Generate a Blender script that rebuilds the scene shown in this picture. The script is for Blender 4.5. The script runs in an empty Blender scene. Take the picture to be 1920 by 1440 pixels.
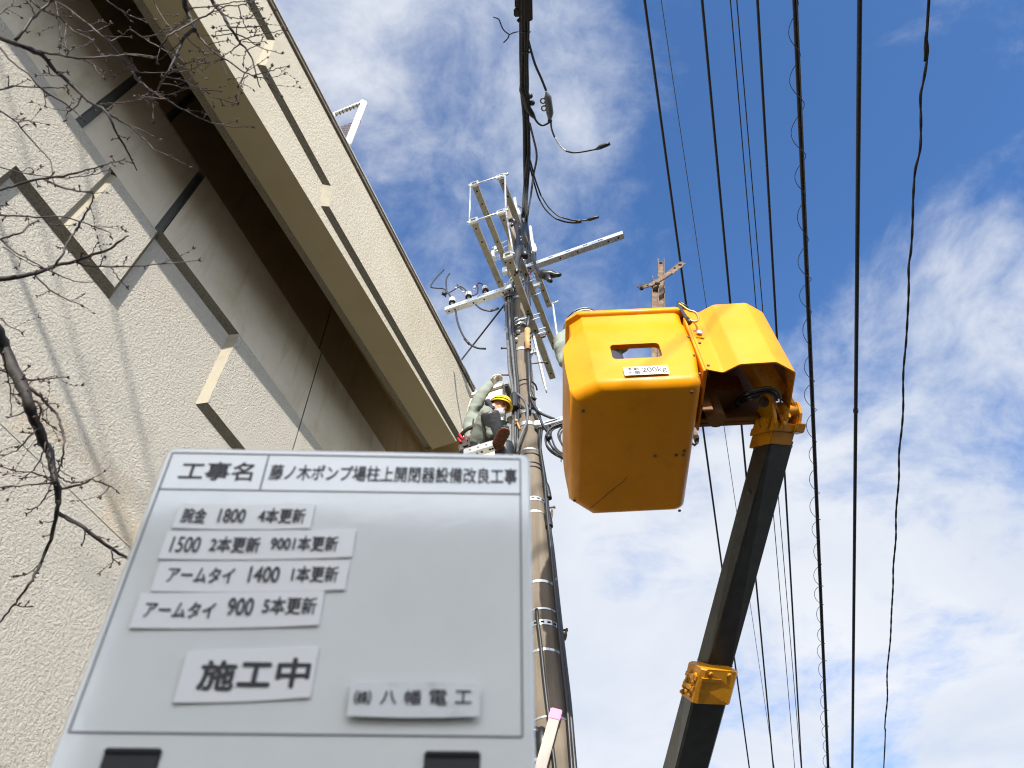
import bpy, bmesh, math, random
from mathutils import Vector, Matrix, Quaternion
random.seed(7)
V = Vector
scene = bpy.context.scene
col = scene.collection
# ------------------------------------------------------------------ camera
F_PX = 1430.0; PPX, PPY = 960.0, 720.0
EYE = V((0, 0, 1.5))
def cam_dir(x, y):
    return V((x - PPX, -(y - PPY), -F_PX)).normalized()
_up = cam_dir(908, -372)                       # zenith vanishing point of the photograph
_fw = V((0, 0, -1)); _yy = (_fw - _up * _fw.dot(_up)).normalized(); _xx = _yy.cross(_up)
RW = Matrix((_xx, _yy, _up))                   # camera -> world
cam_d = bpy.data.cameras.new('camera'); cam = bpy.data.objects.new('camera', cam_d); col.objects.link(cam)
cam.matrix_world = Matrix.Translation(EYE) @ RW.to_4x4()
cam_d.sensor_width = 36.0; cam_d.lens = 36.0 * F_PX / 1920.0
cam_d.clip_start = 0.02; cam_d.clip_end = 600
cam_d.dof.use_dof = True; cam_d.dof.focus_distance = 7.5; cam_d.dof.aperture_fstop = 5.0
scene.camera = cam
# ------------------------------------------------------------------ light
SUN_FROM = V((0.085, -0.930, 0.338)).normalized()    # direction towards the sun
sun_d = bpy.data.lights.new('sun', 'SUN'); sun_d.energy = 5.0; sun_d.angle = math.radians(0.53); sun_d.color = (1.0, 0.945, 0.86)
sun = bpy.data.objects.new('sun', sun_d); col.objects.link(sun)
sun.rotation_euler = (-SUN_FROM).to_track_quat('-Z', 'Y').to_euler(); sun.location = (0, -20, 20)
scene.view_settings.view_transform = 'Standard'; scene.view_settings.look = 'None'
scene.view_settings.exposure = 0.62; scene.view_settings.gamma = 1.0
scene.cycles.filter_width = 1.15
world = bpy.data.worlds.new('World'); scene.world = world; world.use_nodes = True
def build_world():
    nt = world.node_tree; nt.nodes.clear()
    N = lambda t, **k: _node(nt, t, **k)
    def _node(nt, t, **k):
        n = nt.nodes.new(t)
        for a, b in k.items(): setattr(n, a, b)
        return n
    L = nt.links.new
    out = N('ShaderNodeOutputWorld'); bg = N('ShaderNodeBackground'); bg.inputs['Strength'].default_value = 0.1
    sky = N('ShaderNodeTexSky', sky_type='NISHITA', sun_disc=False)
    sky.sun_elevation = math.asin(SUN_FROM.z); sky.sun_rotation = math.atan2(SUN_FROM.x, SUN_FROM.y)
    sky.air_density = 1.0; sky.dust_density = 0.6; sky.ozone_density = 2.4; sky.altitude = 50
    hs = N('ShaderNodeHueSaturation'); hs.inputs['Saturation'].default_value = 1.02; hs.inputs['Value'].default_value = 1.0; L(sky.outputs[0], hs.inputs['Color'])
    tint = N('ShaderNodeMix', data_type='RGBA', blend_type='MULTIPLY'); tint.inputs[0].default_value = 1.0
    tint.inputs[7].default_value = (1.06, 1.45, 1.92, 1); L(hs.outputs[0], tint.inputs[6])
    tc = N('ShaderNodeTexCoord'); sep = N('ShaderNodeSeparateXYZ'); L(tc.outputs['Generated'], sep.inputs[0])
    def M(op, a, b=None, clamp=False):
        n = N('ShaderNodeMath', operation=op, use_clamp=clamp)
        for i, v in enumerate((a, b)):
            if v is None: continue
            if isinstance(v, (int, float)): n.inputs[i].default_value = v
            else: L(v, n.inputs[i])
        return n.outputs[0]
    z = sep.outputs[2]; zc = M('MAXIMUM', z, 0.02)
    den = M('ADD', zc, 0.12)
    comb = N('ShaderNodeCombineXYZ'); L(M('DIVIDE', sep.outputs[0], den), comb.inputs[0]); L(M('DIVIDE', sep.outputs[1], den), comb.inputs[1])
    def noise(scale, detail, rough, dist, off):
        mp = N('ShaderNodeMapping'); mp.inputs['Location'].default_value = off; L(comb.outputs[0], mp.inputs[0])
        n = N('ShaderNodeTexNoise'); n.inputs['Scale'].default_value = scale; n.inputs['Detail'].default_value = detail
        n.inputs['Roughness'].default_value = rough; n.inputs['Distortion'].default_value = dist; L(mp.outputs[0], n.inputs['Vector']); return n.outputs[0]
    wx = N('ShaderNodeTexNoise'); wx.inputs['Scale'].default_value = 1.4; wx.inputs['Detail'].default_value = 4; L(comb.outputs[0], wx.inputs['Vector'])
    wv = N('ShaderNodeVectorMath', operation='MULTIPLY_ADD'); L(wx.outputs['Color'], wv.inputs[0]); wv.inputs[1].default_value = (0.35, 0.35, 0); L(comb.outputs[0], wv.inputs[2])
    comb = wv
    n1 = noise(3.2, 12, 0.62, 0.0, (3.4, 1.1, 0)); n2 = noise(1.0, 4, 0.5, 0.0, (8.4, 2.2, 0)); n3 = noise(9.0, 9, 0.66, 0.2, (1.0, 5.0, 0))
    cov = N('ShaderNodeMapRange', interpolation_type='SMOOTHSTEP'); L(z, cov.inputs[0]); cov.inputs[1].default_value = 0.95; cov.inputs[2].default_value = 0.60; cov.inputs[3].default_value = -0.12; cov.inputs[4].default_value = 0.36
    left = M('MULTIPLY', sep.outputs[0], -0.27)                            # clearer over the road side
    dens = M('ADD', M('ADD', M('MULTIPLY', n1, 1.15), M('MULTIPLY', n2, 0.42)), M('MULTIPLY', n3, 0.26))
    dens = M('ADD', M('ADD', dens, cov.outputs[0]), left)
    dens = M('ADD', dens, M('MULTIPLY', M('MAXIMUM', M('MULTIPLY', sep.outputs[1], -1.0), 0.0), 0.17))   # hazier on the sun's side
    for dvec, pw, amt in (((-0.113, 0.216, 0.970), 26.0, 0.23), ((0.10, 0.42, 0.90), 80.0, 0.06)):        # cloud patches high over the roof and by the pole
        dq = N('ShaderNodeVectorMath', operation='DOT_PRODUCT'); L(tc.outputs['Generated'], dq.inputs[0]); dq.inputs[1].default_value = V(dvec).normalized()
        dens = M('ADD', dens, M('MULTIPLY', M('POWER', M('MAXIMUM', dq.outputs['Value'], 0.0), pw), amt))
    mr = N('ShaderNodeMapRange', interpolation_type='SMOOTHSTEP'); L(dens, mr.inputs[0])
    mr.inputs[1].default_value = 0.80; mr.inputs[2].default_value = 1.24; mr.inputs[3].default_value = 0.0; mr.inputs[4].default_value = 0.95
    cn = noise(1.6, 7, 0.55, 0.3, (5.2, 9.1, 0))
    cr = N('ShaderNodeValToRGB'); L(cn, cr.inputs[0])
    cr.color_ramp.elements[0].position = 0.36; cr.color_ramp.elements[0].color = (4.5, 4.95, 5.7, 1)
    cr.color_ramp.elements[1].position = 0.68; cr.color_ramp.elements[1].color = (6.2, 6.3, 6.5, 1)
    # cloud is brighter round the sun
    dp = N('ShaderNodeVectorMath', operation='DOT_PRODUCT'); L(tc.outputs['Generated'], dp.inputs[0]); dp.inputs[1].default_value = tuple(SUN_FROM)
    glow = M('ADD', M('MULTIPLY', M('POWER', M('MAXIMUM', dp.outputs['Value'], 0.0), 3.0), 3.5), 1.0)
    cg = N('ShaderNodeVectorMath', operation='SCALE'); L(cr.outputs[0], cg.inputs[0]); L(glow, cg.inputs['Scale'])
    mx = N('ShaderNodeMix', data_type='RGBA'); L(mr.outputs[0], mx.inputs[0]); L(tint.outputs[2], mx.inputs[6]); L(cg.outputs[0], mx.inputs[7])
    L(mx.outputs[2], bg.inputs['Color']); L(bg.outputs[0], out.inputs[0])
build_world()
# ------------------------------------------------------------------ measuring helpers (photogrammetry of the place)
def ray(x, y): return (RW @ cam_dir(x, y)).normalized()
def at_depth(x, y, d):
    r = ray(x, y); return EYE + r * (d / (F_PX / V((x - PPX, y - PPY, F_PX)).length))
def on_plane(x, y, n, p0):
    r = ray(x, y); n = V(n); return EYE + r * ((V(p0) - EYE).dot(n) / r.dot(n))
def on_z(x, y, z): return on_plane(x, y, (0, 0, 1), (0, 0, z))
def on_y(x, y, Y): return on_plane(x, y, (0, 1, 0), (0, Y, 0))
AZ = math.radians(18.6)
A = V((math.sin(AZ), math.cos(AZ), 0)); B = V((math.cos(AZ), -math.sin(AZ), 0)); Z = V((0, 0, 1))
# ------------------------------------------------------------------ materials
def mat(name, color, rough=0.6, metal=0.0, spec=0.5, bump=None, var=None, coat=0.0, stains=None, extra=None):
    m = bpy.data.materials.new(name); m.use_nodes = True; nt = m.node_tree; L = nt.links.new
    p = nt.nodes['Principled BSDF']; p.inputs['Base Color'].default_value = (*color, 1); p.inputs['Roughness'].default_value = rough
    p.inputs['Metallic'].default_value = metal; p.inputs['Specular IOR Level'].default_value = spec; p.inputs['Coat Weight'].default_value = coat
    p.inputs['Coat Roughness'].default_value = 0.08
    tc = nt.nodes.new('ShaderNodeTexCoord')
    def nz(scale, detail=4, rgh=0.55, vec=None, dist=0.0):
        n = nt.nodes.new('ShaderNodeTexNoise'); n.inputs['Scale'].default_value = scale; n.inputs['Detail'].default_value = detail
        n.inputs['Roughness'].default_value = rgh; n.inputs['Distortion'].default_value = dist
        L(vec or tc.outputs['Object'], n.inputs['Vector']); return n
    cur = None
    layers = []
    if var: layers.append(var)
    if stains: layers += stains
    for (scale, c2, lo, hi, amt) in layers:
        vec = None
        if isinstance(scale, tuple):
            mp = nt.nodes.new('ShaderNodeMapping'); mp.inputs['Scale'].default_value = scale; L(tc.outputs['Object'], mp.inputs[0]); vec = mp.outputs[0]; sc = 1.0
        else: sc = scale
        n = nz(sc, 6, 0.62, vec)
        mr = nt.nodes.new('ShaderNodeMapRange'); mr.inputs[1].default_value = lo; mr.inputs[2].default_value = hi; mr.inputs[4].default_value = amt; L(n.outputs[0], mr.inputs[0])
        mx = nt.nodes.new('ShaderNodeMix'); mx.data_type = 'RGBA'; L(mr.outputs[0], mx.inputs[0])
        if cur is None: mx.inputs[6].default_value = (*color, 1)
        else: L(cur, mx.inputs[6])
        mx.inputs[7].default_value = (*c2, 1); cur = mx.outputs[2]
    if cur is not None: L(cur, p.inputs['Base Color'])
    if bump:
        prev = None
        for (scale, strength, dist, kind) in bump:
            if kind == 'voronoi':
                n = nt.nodes.new('ShaderNodeTexVoronoi'); n.inputs['Scale'].default_value = scale; L(tc.outputs['Object'], n.inputs['Vector']); o = n.outputs['Distance']
            else:
                n = nz(scale, 5, 0.6, None, 0.3); o = n.outputs[0]
            b = nt.nodes.new('ShaderNodeBump'); b.inputs['Strength'].default_value = strength; b.inputs['Distance'].default_value = dist; L(o, b.inputs['Height'])
            if prev: L(prev, b.inputs['Normal'])
            prev = b.outputs[0]
        L(prev, p.inputs['Normal'])
    if extra: extra(nt, p, tc, L)
    return m
M = {}
def stucco_extra(nt, p, tc, L):
    # rust coloured weeping above the horizontal seam of the lower wall
    src = p.inputs['Base Color'].links[0].from_socket
    sp = nt.nodes.new('ShaderNodeSeparateXYZ'); L(tc.outputs['Object'], sp.inputs[0])
    n = nt.nodes.new('ShaderNodeTexNoise'); n.inputs['Scale'].default_value = 1.1; n.inputs['Detail'].default_value = 6; L(tc.outputs['Object'], n.inputs['Vector'])
    a = nt.nodes.new('ShaderNodeMapRange'); a.interpolation_type = 'SMOOTHSTEP'; a.inputs[1].default_value = 5.45; a.inputs[2].default_value = 4.95; L(sp.outputs[2], a.inputs[0])
    b = nt.nodes.new('ShaderNodeMapRange'); b.inputs[1].default_value = 4.88; b.inputs[2].default_value = 4.92; L(sp.outputs[2], b.inputs[0])
    c = nt.nodes.new('ShaderNodeMapRange'); c.inputs[1].default_value = 0.42; c.inputs[2].default_value = 0.66; L(n.outputs[0], c.inputs[0])
    m1 = nt.nodes.new('ShaderNodeMath'); m1.operation = 'MULTIPLY'; L(a.outputs[0], m1.inputs[0]); L(b.outputs[0], m1.inputs[1])
    m2 = nt.nodes.new('ShaderNodeMath'); m2.operation = 'MULTIPLY'; L(m1.outputs[0], m2.inputs[0]); L(c.outputs[0], m2.inputs[1])
    mx = nt.nodes.new('ShaderNodeMix'); mx.data_type = 'RGBA'; L(m2.outputs[0], mx.inputs[0]); L(src, mx.inputs[6]); mx.inputs[7].default_value = (0.60, 0.43, 0.22, 1); L(mx.outputs[2], p.inputs['Base Color'])
M['stucco'] = mat('rough_cast_render', (0.475, 0.445, 0.385), 0.9, spec=0.15,
    var=(1.3, (0.48, 0.445, 0.37), 0.48, 0.75, 0.6), stains=[((5, 5, 0.5), (0.42, 0.39, 0.33), 0.56, 0.80, 0.5), (9.0, (0.55, 0.52, 0.46), 0.5, 0.8, 0.5), (48.0, (0.27, 0.24, 0.185), 0.575, 0.68, 0.6), ((1.1, 1.1, 0.22), (0.54, 0.50, 0.42), 0.52, 0.74, 0.5)],
    bump=[(50.0, 1.0, 0.023, 'noise'), (120.0, 0.7, 0.008, 'noise')], extra=stucco_extra)
M['fascia'] = mat('fascia_render', (0.51, 0.465, 0.37), 0.9, spec=0.15,
    var=(0.9, (0.43, 0.385, 0.295), 0.45, 0.75, 0.7), stains=[((6, 6, 0.8), (0.50, 0.44, 0.31), 0.6, 0.85, 0.4), (34.0, (0.36, 0.31, 0.215), 0.60, 0.72, 0.45), ((1.5, 1.5, 0.5), (0.44, 0.39, 0.28), 0.52, 0.74, 0.55)],
    bump=[(38.0, 0.65, 0.015, 'noise'), (90.0, 0.5, 0.007, 'noise')])
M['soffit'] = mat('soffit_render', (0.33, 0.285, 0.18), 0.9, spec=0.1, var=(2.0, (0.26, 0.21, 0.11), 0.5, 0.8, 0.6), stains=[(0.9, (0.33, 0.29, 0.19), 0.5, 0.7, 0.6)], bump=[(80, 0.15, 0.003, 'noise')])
M['shade_brown_wall'] = mat('upper_wall_shade_brown', (0.27, 0.19, 0.095), 0.9, spec=0.1, var=(3.0, (0.19, 0.125, 0.055), 0.5, 0.8, 0.6), stains=[((9, 9, 1.2), (0.14, 0.10, 0.05), 0.5, 0.8, 0.5)], bump=[(60, 0.3, 0.005, 'noise')])  # dark brown base stands in for deep shade under the eave
M['panel_smooth'] = mat('smooth_panel_shade_tinted', (0.56, 0.505, 0.405), 0.9, spec=0.12, var=(1.6, (0.43, 0.365, 0.26), 0.45, 0.72, 0.7), stains=[((7, 7, 0.9), (0.36, 0.28, 0.17), 0.54, 0.78, 0.6), (26.0, (0.33, 0.26, 0.17), 0.62, 0.74, 0.4)], bump=[(70.0, 0.4, 0.006, 'noise')])  # smooth render, browned to imitate the shade below the eave
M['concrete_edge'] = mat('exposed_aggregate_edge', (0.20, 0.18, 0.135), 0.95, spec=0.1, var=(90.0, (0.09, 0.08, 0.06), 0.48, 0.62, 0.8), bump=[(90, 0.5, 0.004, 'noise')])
M['sealant'] = mat('grey_joint_filler', (0.12, 0.125, 0.115), 0.85, var=(14.0, (0.15, 0.155, 0.145), 0.5, 0.7, 0.8), bump=[(40, 0.3, 0.004, 'noise')])
M['cream_step'] = mat('cream_smooth_render', (0.29, 0.262, 0.195), 0.8, var=(6.0, (0.22, 0.19, 0.125), 0.5, 0.75, 0.7))
M['coping'] = mat('weathered_coping', (0.14, 0.115, 0.08), 0.6, var=(12.0, (0.30, 0.26, 0.19), 0.5, 0.7, 0.6))
M['flashing'] = mat('coping_flashing', (0.60, 0.58, 0.52), 0.45, metal=0.4)
M['white_pipe'] = mat('white_painted_pipe', (0.82, 0.80, 0.74), 0.45, var=(14, (0.6, 0.55, 0.46), 0.6, 0.8, 0.5))
M['mesh_wire'] = mat('rusty_mesh_wire', (0.16, 0.09, 0.06), 0.6, metal=0.3)
M['concrete_pole'] = mat('pole_concrete', (0.165, 0.138, 0.107), 0.85, spec=0.2, var=(2.5, (0.115, 0.098, 0.077), 0.42, 0.7, 0.8),
    stains=[((14, 14, 1.6), (0.27, 0.22, 0.165), 0.5, 0.75, 0.6), ((20, 20, 0.7), (0.11, 0.09, 0.065), 0.55, 0.72, 0.65), (120.0, (0.22, 0.17, 0.11), 0.55, 0.7, 0.5)], bump=[(150, 0.25, 0.002, 'noise'), (9, 0.2, 0.006, 'noise')])
M['galv'] = mat('galvanised_steel', (0.62, 0.64, 0.65), 0.38, metal=0.75, var=(25.0, (0.42, 0.44, 0.45), 0.45, 0.65, 0.6), bump=[(60, 0.08, 0.001, 'noise')])
M['galv_dull'] = mat('dull_galvanised_channel', (0.40, 0.375, 0.30), 0.5, metal=0.55, var=(11.0, (0.25, 0.23, 0.17), 0.45, 0.7, 0.7), stains=[(40, (0.60, 0.58, 0.5), 0.55, 0.7, 0.5)], bump=[(30, 0.08, 0.002, 'noise')])
M['hole'] = mat('punched_hole', (0.012, 0.012, 0.013), 0.9, spec=0.1)
M['cable'] = mat('black_cable_sheath', (0.016, 0.017, 0.019), 0.42, spec=0.5, var=(30, (0.035, 0.035, 0.036), 0.5, 0.7, 0.7), bump=[(50, 0.1, 0.002, 'noise')])
M['wire'] = mat('overhead_wire_sheath', (0.014, 0.014, 0.016), 0.55)
M['wire_grey'] = mat('bare_grey_wire', (0.10, 0.11, 0.13), 0.5, metal=0.4)
M['cable_grey'] = mat('grey_cable_sheath', (0.11, 0.115, 0.12), 0.38, var=(20, (0.06, 0.06, 0.065), 0.45, 0.7, 0.7))
M['rubber'] = mat('black_insulating_rubber', (0.014, 0.014, 0.015), 0.33, var=(12, (0.03, 0.03, 0.032), 0.5, 0.7, 0.8), bump=[(35, 0.4, 0.006, 'noise')])
M['porcelain'] = mat('white_porcelain', (0.80, 0.78, 0.71), 0.18, coat=0.6, var=(15, (0.6, 0.56, 0.48), 0.55, 0.8, 0.5))
M['red_band'] = mat('red_painted_band', (0.62, 0.13, 0.07), 0.4)
M['red_tape'] = mat('red_tape', (0.65, 0.03, 0.04), 0.45)
M['orange_guard'] = mat('ochre_cable_guard', (0.45, 0.24, 0.085), 0.6, var=(20, (0.3, 0.15, 0.05), 0.5, 0.7, 0.5))
M['rust'] = mat('rusty_steel', (0.11, 0.07, 0.045), 0.7, metal=0.25, var=(22.0, (0.22, 0.16, 0.11), 0.48, 0.66, 0.85), stains=[(60, (0.09, 0.045, 0.025), 0.55, 0.7, 0.6)], bump=[(70, 0.3, 0.002, 'noise')])
def yellow_extra(nt, p, tc, L):
    w = nt.nodes.new('ShaderNodeTexNoise'); w.inputs['Scale'].default_value = 3.0; w.inputs['Detail'].default_value = 5; L(tc.outputs['Object'], w.inputs['Vector'])
    mr = nt.nodes.new('ShaderNodeMapRange'); mr.inputs[1].default_value = 0.35; mr.inputs[2].default_value = 0.7; mr.inputs[3].default_value = 0.26; mr.inputs[4].default_value = 0.5
    L(w.outputs[0], mr.inputs[0]); L(mr.outputs[0], p.inputs['Roughness'])
M['yellow'] = mat('yellow_fibreglass', (0.68, 0.262, 0.001), 0.35, spec=0.3, coat=0.03, var=(2.2, (0.60, 0.222, 0.001), 0.45, 0.75, 0.8),
    stains=[(34.0, (0.36, 0.13, 0.006), 0.655, 0.75, 0.6), ((2.5, 34, 34), (0.40, 0.15, 0.006), 0.66, 0.76, 0.45), (5.5, (0.46, 0.18, 0.004), 0.56, 0.72, 0.45)], bump=[(3.0, 0.10, 0.02, 'noise'), (220, 0.05, 0.0006, 'noise')], extra=yellow_extra)
M['yellow_steel'] = mat('chipped_yellow_steel', (0.54, 0.225, 0.002), 0.42, spec=0.4, var=(9.0, (0.32, 0.115, 0.004), 0.5, 0.72, 0.8),
    stains=[(26.0, (0.05, 0.03, 0.02), 0.64, 0.68, 0.85), (6.0, (0.26, 0.13, 0.02), 0.58, 0.7, 0.6)], bump=[(45, 0.2, 0.003, 'noise')])
M['brown_frame'] = mat('shade_dark_brown_paint', (0.16, 0.062, 0.006), 0.6, var=(8, (0.07, 0.03, 0.008), 0.5, 0.7, 0.6))  # brown darkened in the colour to give the shade inside the cover
M['boom_black'] = mat('black_boom_paint', (0.020, 0.021, 0.020), 0.45, spec=0.4, var=(7.0, (0.042, 0.043, 0.042), 0.42, 0.72, 0.8),
    stains=[((30, 30, 2.5), (0.10, 0.10, 0.095), 0.62, 0.8, 0.5), (3.0, (0.07, 0.055, 0.035), 0.6, 0.75, 0.4)], bump=[(25, 0.06, 0.003, 'noise')])
M['grime'] = mat('greasy_wear', (0.10, 0.075, 0.04), 0.6, var=(60, (0.03, 0.028, 0.025), 0.45, 0.6, 0.9))
M['board'] = mat('glossy_white_board', (0.79, 0.80, 0.775), 0.10, spec=0.7, coat=0.8, var=(2.5, (0.68, 0.69, 0.67), 0.40, 0.72, 0.8), stains=[(9.0, (0.70, 0.71, 0.68), 0.60, 0.75, 0.5)], bump=[(4.0, 0.08, 0.012, 'noise')])
M['board_line'] = mat('grey_printed_line', (0.17, 0.17, 0.19), 0.5)
M['ink'] = mat('dark_ink', (0.025, 0.025, 0.03), 0.45)
M['strip'] = mat('white_magnet_strip', (0.86, 0.855, 0.84), 0.22, spec=0.5, coat=0.2)
M['strip_old'] = mat('worn_nameplate', (0.74, 0.75, 0.74), 0.35, var=(25, (0.4, 0.41, 0.4), 0.5, 0.7, 0.6))
M['slot'] = mat('black_recess_plastic', (0.02, 0.02, 0.022), 0.5)
M['sticker'] = mat('white_load_sticker', (0.74, 0.71, 0.62), 0.45, var=(40, (0.55, 0.5, 0.4), 0.55, 0.75, 0.4))
M['bark'] = mat('cherry_bark', (0.020, 0.016, 0.014), 0.7, var=(18.0, (0.055, 0.045, 0.037), 0.5, 0.7, 0.7), bump=[(60, 0.5, 0.004, 'noise')])
M['twig'] = mat('cherry_twig', (0.032, 0.020, 0.018), 0.6, var=(30.0, (0.075, 0.055, 0.042), 0.45, 0.65, 0.8))
M['bud'] = mat('reddish_bud', (0.045, 0.018, 0.016), 0.6)
M['cloth'] = mat('grey_green_workwear', (0.235, 0.258, 0.22), 0.85, spec=0.15, var=(5.0, (0.17, 0.187, 0.16), 0.45, 0.7, 0.6), bump=[(9.0, 0.5, 0.02, 'noise'), (26, 0.25, 0.006, 'noise'), (500, 0.1, 0.0006, 'noise')])
M['cloth_dark'] = mat('dark_inner_collar', (0.03, 0.035, 0.05), 0.85)
M['skin'] = mat('skin', (0.50, 0.26, 0.17), 0.5, var=(14, (0.42, 0.19, 0.12), 0.5, 0.7, 0.5))
M['glove'] = mat('white_work_glove', (0.66, 0.63, 0.58), 0.9, spec=0.1, var=(20, (0.5, 0.45, 0.38), 0.5, 0.7, 0.5), bump=[(120, 0.4, 0.003, 'noise')])
M['mask'] = mat('white_face_mask', (0.72, 0.72, 0.72), 0.9, bump=[(40, 0.3, 0.004, 'noise')])
M['helmet'] = mat('yellow_helmet_shell', (0.80, 0.50, 0.012), 0.28, coat=0.3)
M['boot'] = mat('black_rubber_boot', (0.030, 0.031, 0.033), 0.42, bump=[(9, 0.6, 0.02, 'noise')])
M['sole'] = mat('brown_boot_sole', (0.20, 0.075, 0.04), 0.7, bump=[(60, 0.6, 0.006, 'voronoi')])
M['red_tool'] = mat('red_tool_handle', (0.55, 0.02, 0.03), 0.4)
M['leather'] = mat('dark_leather', (0.035, 0.02, 0.018), 0.6)
M['timber'] = mat('weathered_ladder_rail', (0.36, 0.325, 0.29), 0.8, var=((40, 40, 3), (0.34, 0.29, 0.25), 0.45, 0.65, 0.8), bump=[(60, 0.3, 0.002, 'noise')])
M['pink'] = mat('pink_end_cap', (0.66, 0.20, 0.42), 0.5, var=(30, (0.5, 0.14, 0.3), 0.5, 0.7, 0.5))
M['asphalt'] = mat('asphalt', (0.05, 0.05, 0.05), 0.9, var=(60, (0.10, 0.10, 0.10), 0.45, 0.65, 0.7), bump=[(120, 0.5, 0.006, 'noise')])
M['pavement'] = mat('dark_block_paving', (0.065, 0.055, 0.045), 0.9, var=(3, (0.05, 0.045, 0.035), 0.45, 0.65, 0.7), bump=[(60, 0.3, 0.004, 'noise')])
M['soil'] = mat('dark_earth', (0.055, 0.045, 0.03), 0.95, var=(2, (0.04, 0.035, 0.02), 0.45, 0.65, 0.7))
M['house_wall'] = mat('house_siding', (0.55, 0.52, 0.46), 0.8, bump=[(20, 0.2, 0.01, 'noise')])
M['roof_tile'] = mat('dark_roof_tiles', (0.09, 0.09, 0.10), 0.6, bump=[(14, 0.5, 0.02, 'voronoi')])
M['glass'] = mat('window_glass', (0.05, 0.06, 0.07), 0.08, spec=0.8)
M['annex'] = mat('cream_annex_panel', (0.78, 0.74, 0.60), 0.7, var=(4, (0.68, 0.63, 0.48), 0.45, 0.7, 0.6))
M['brown_trim'] = mat('brown_metal_trim', (0.10, 0.075, 0.055), 0.5)
M['gold'] = mat('brass_plated_hook', (0.55, 0.36, 0.13), 0.35, metal=0.8)
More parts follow.
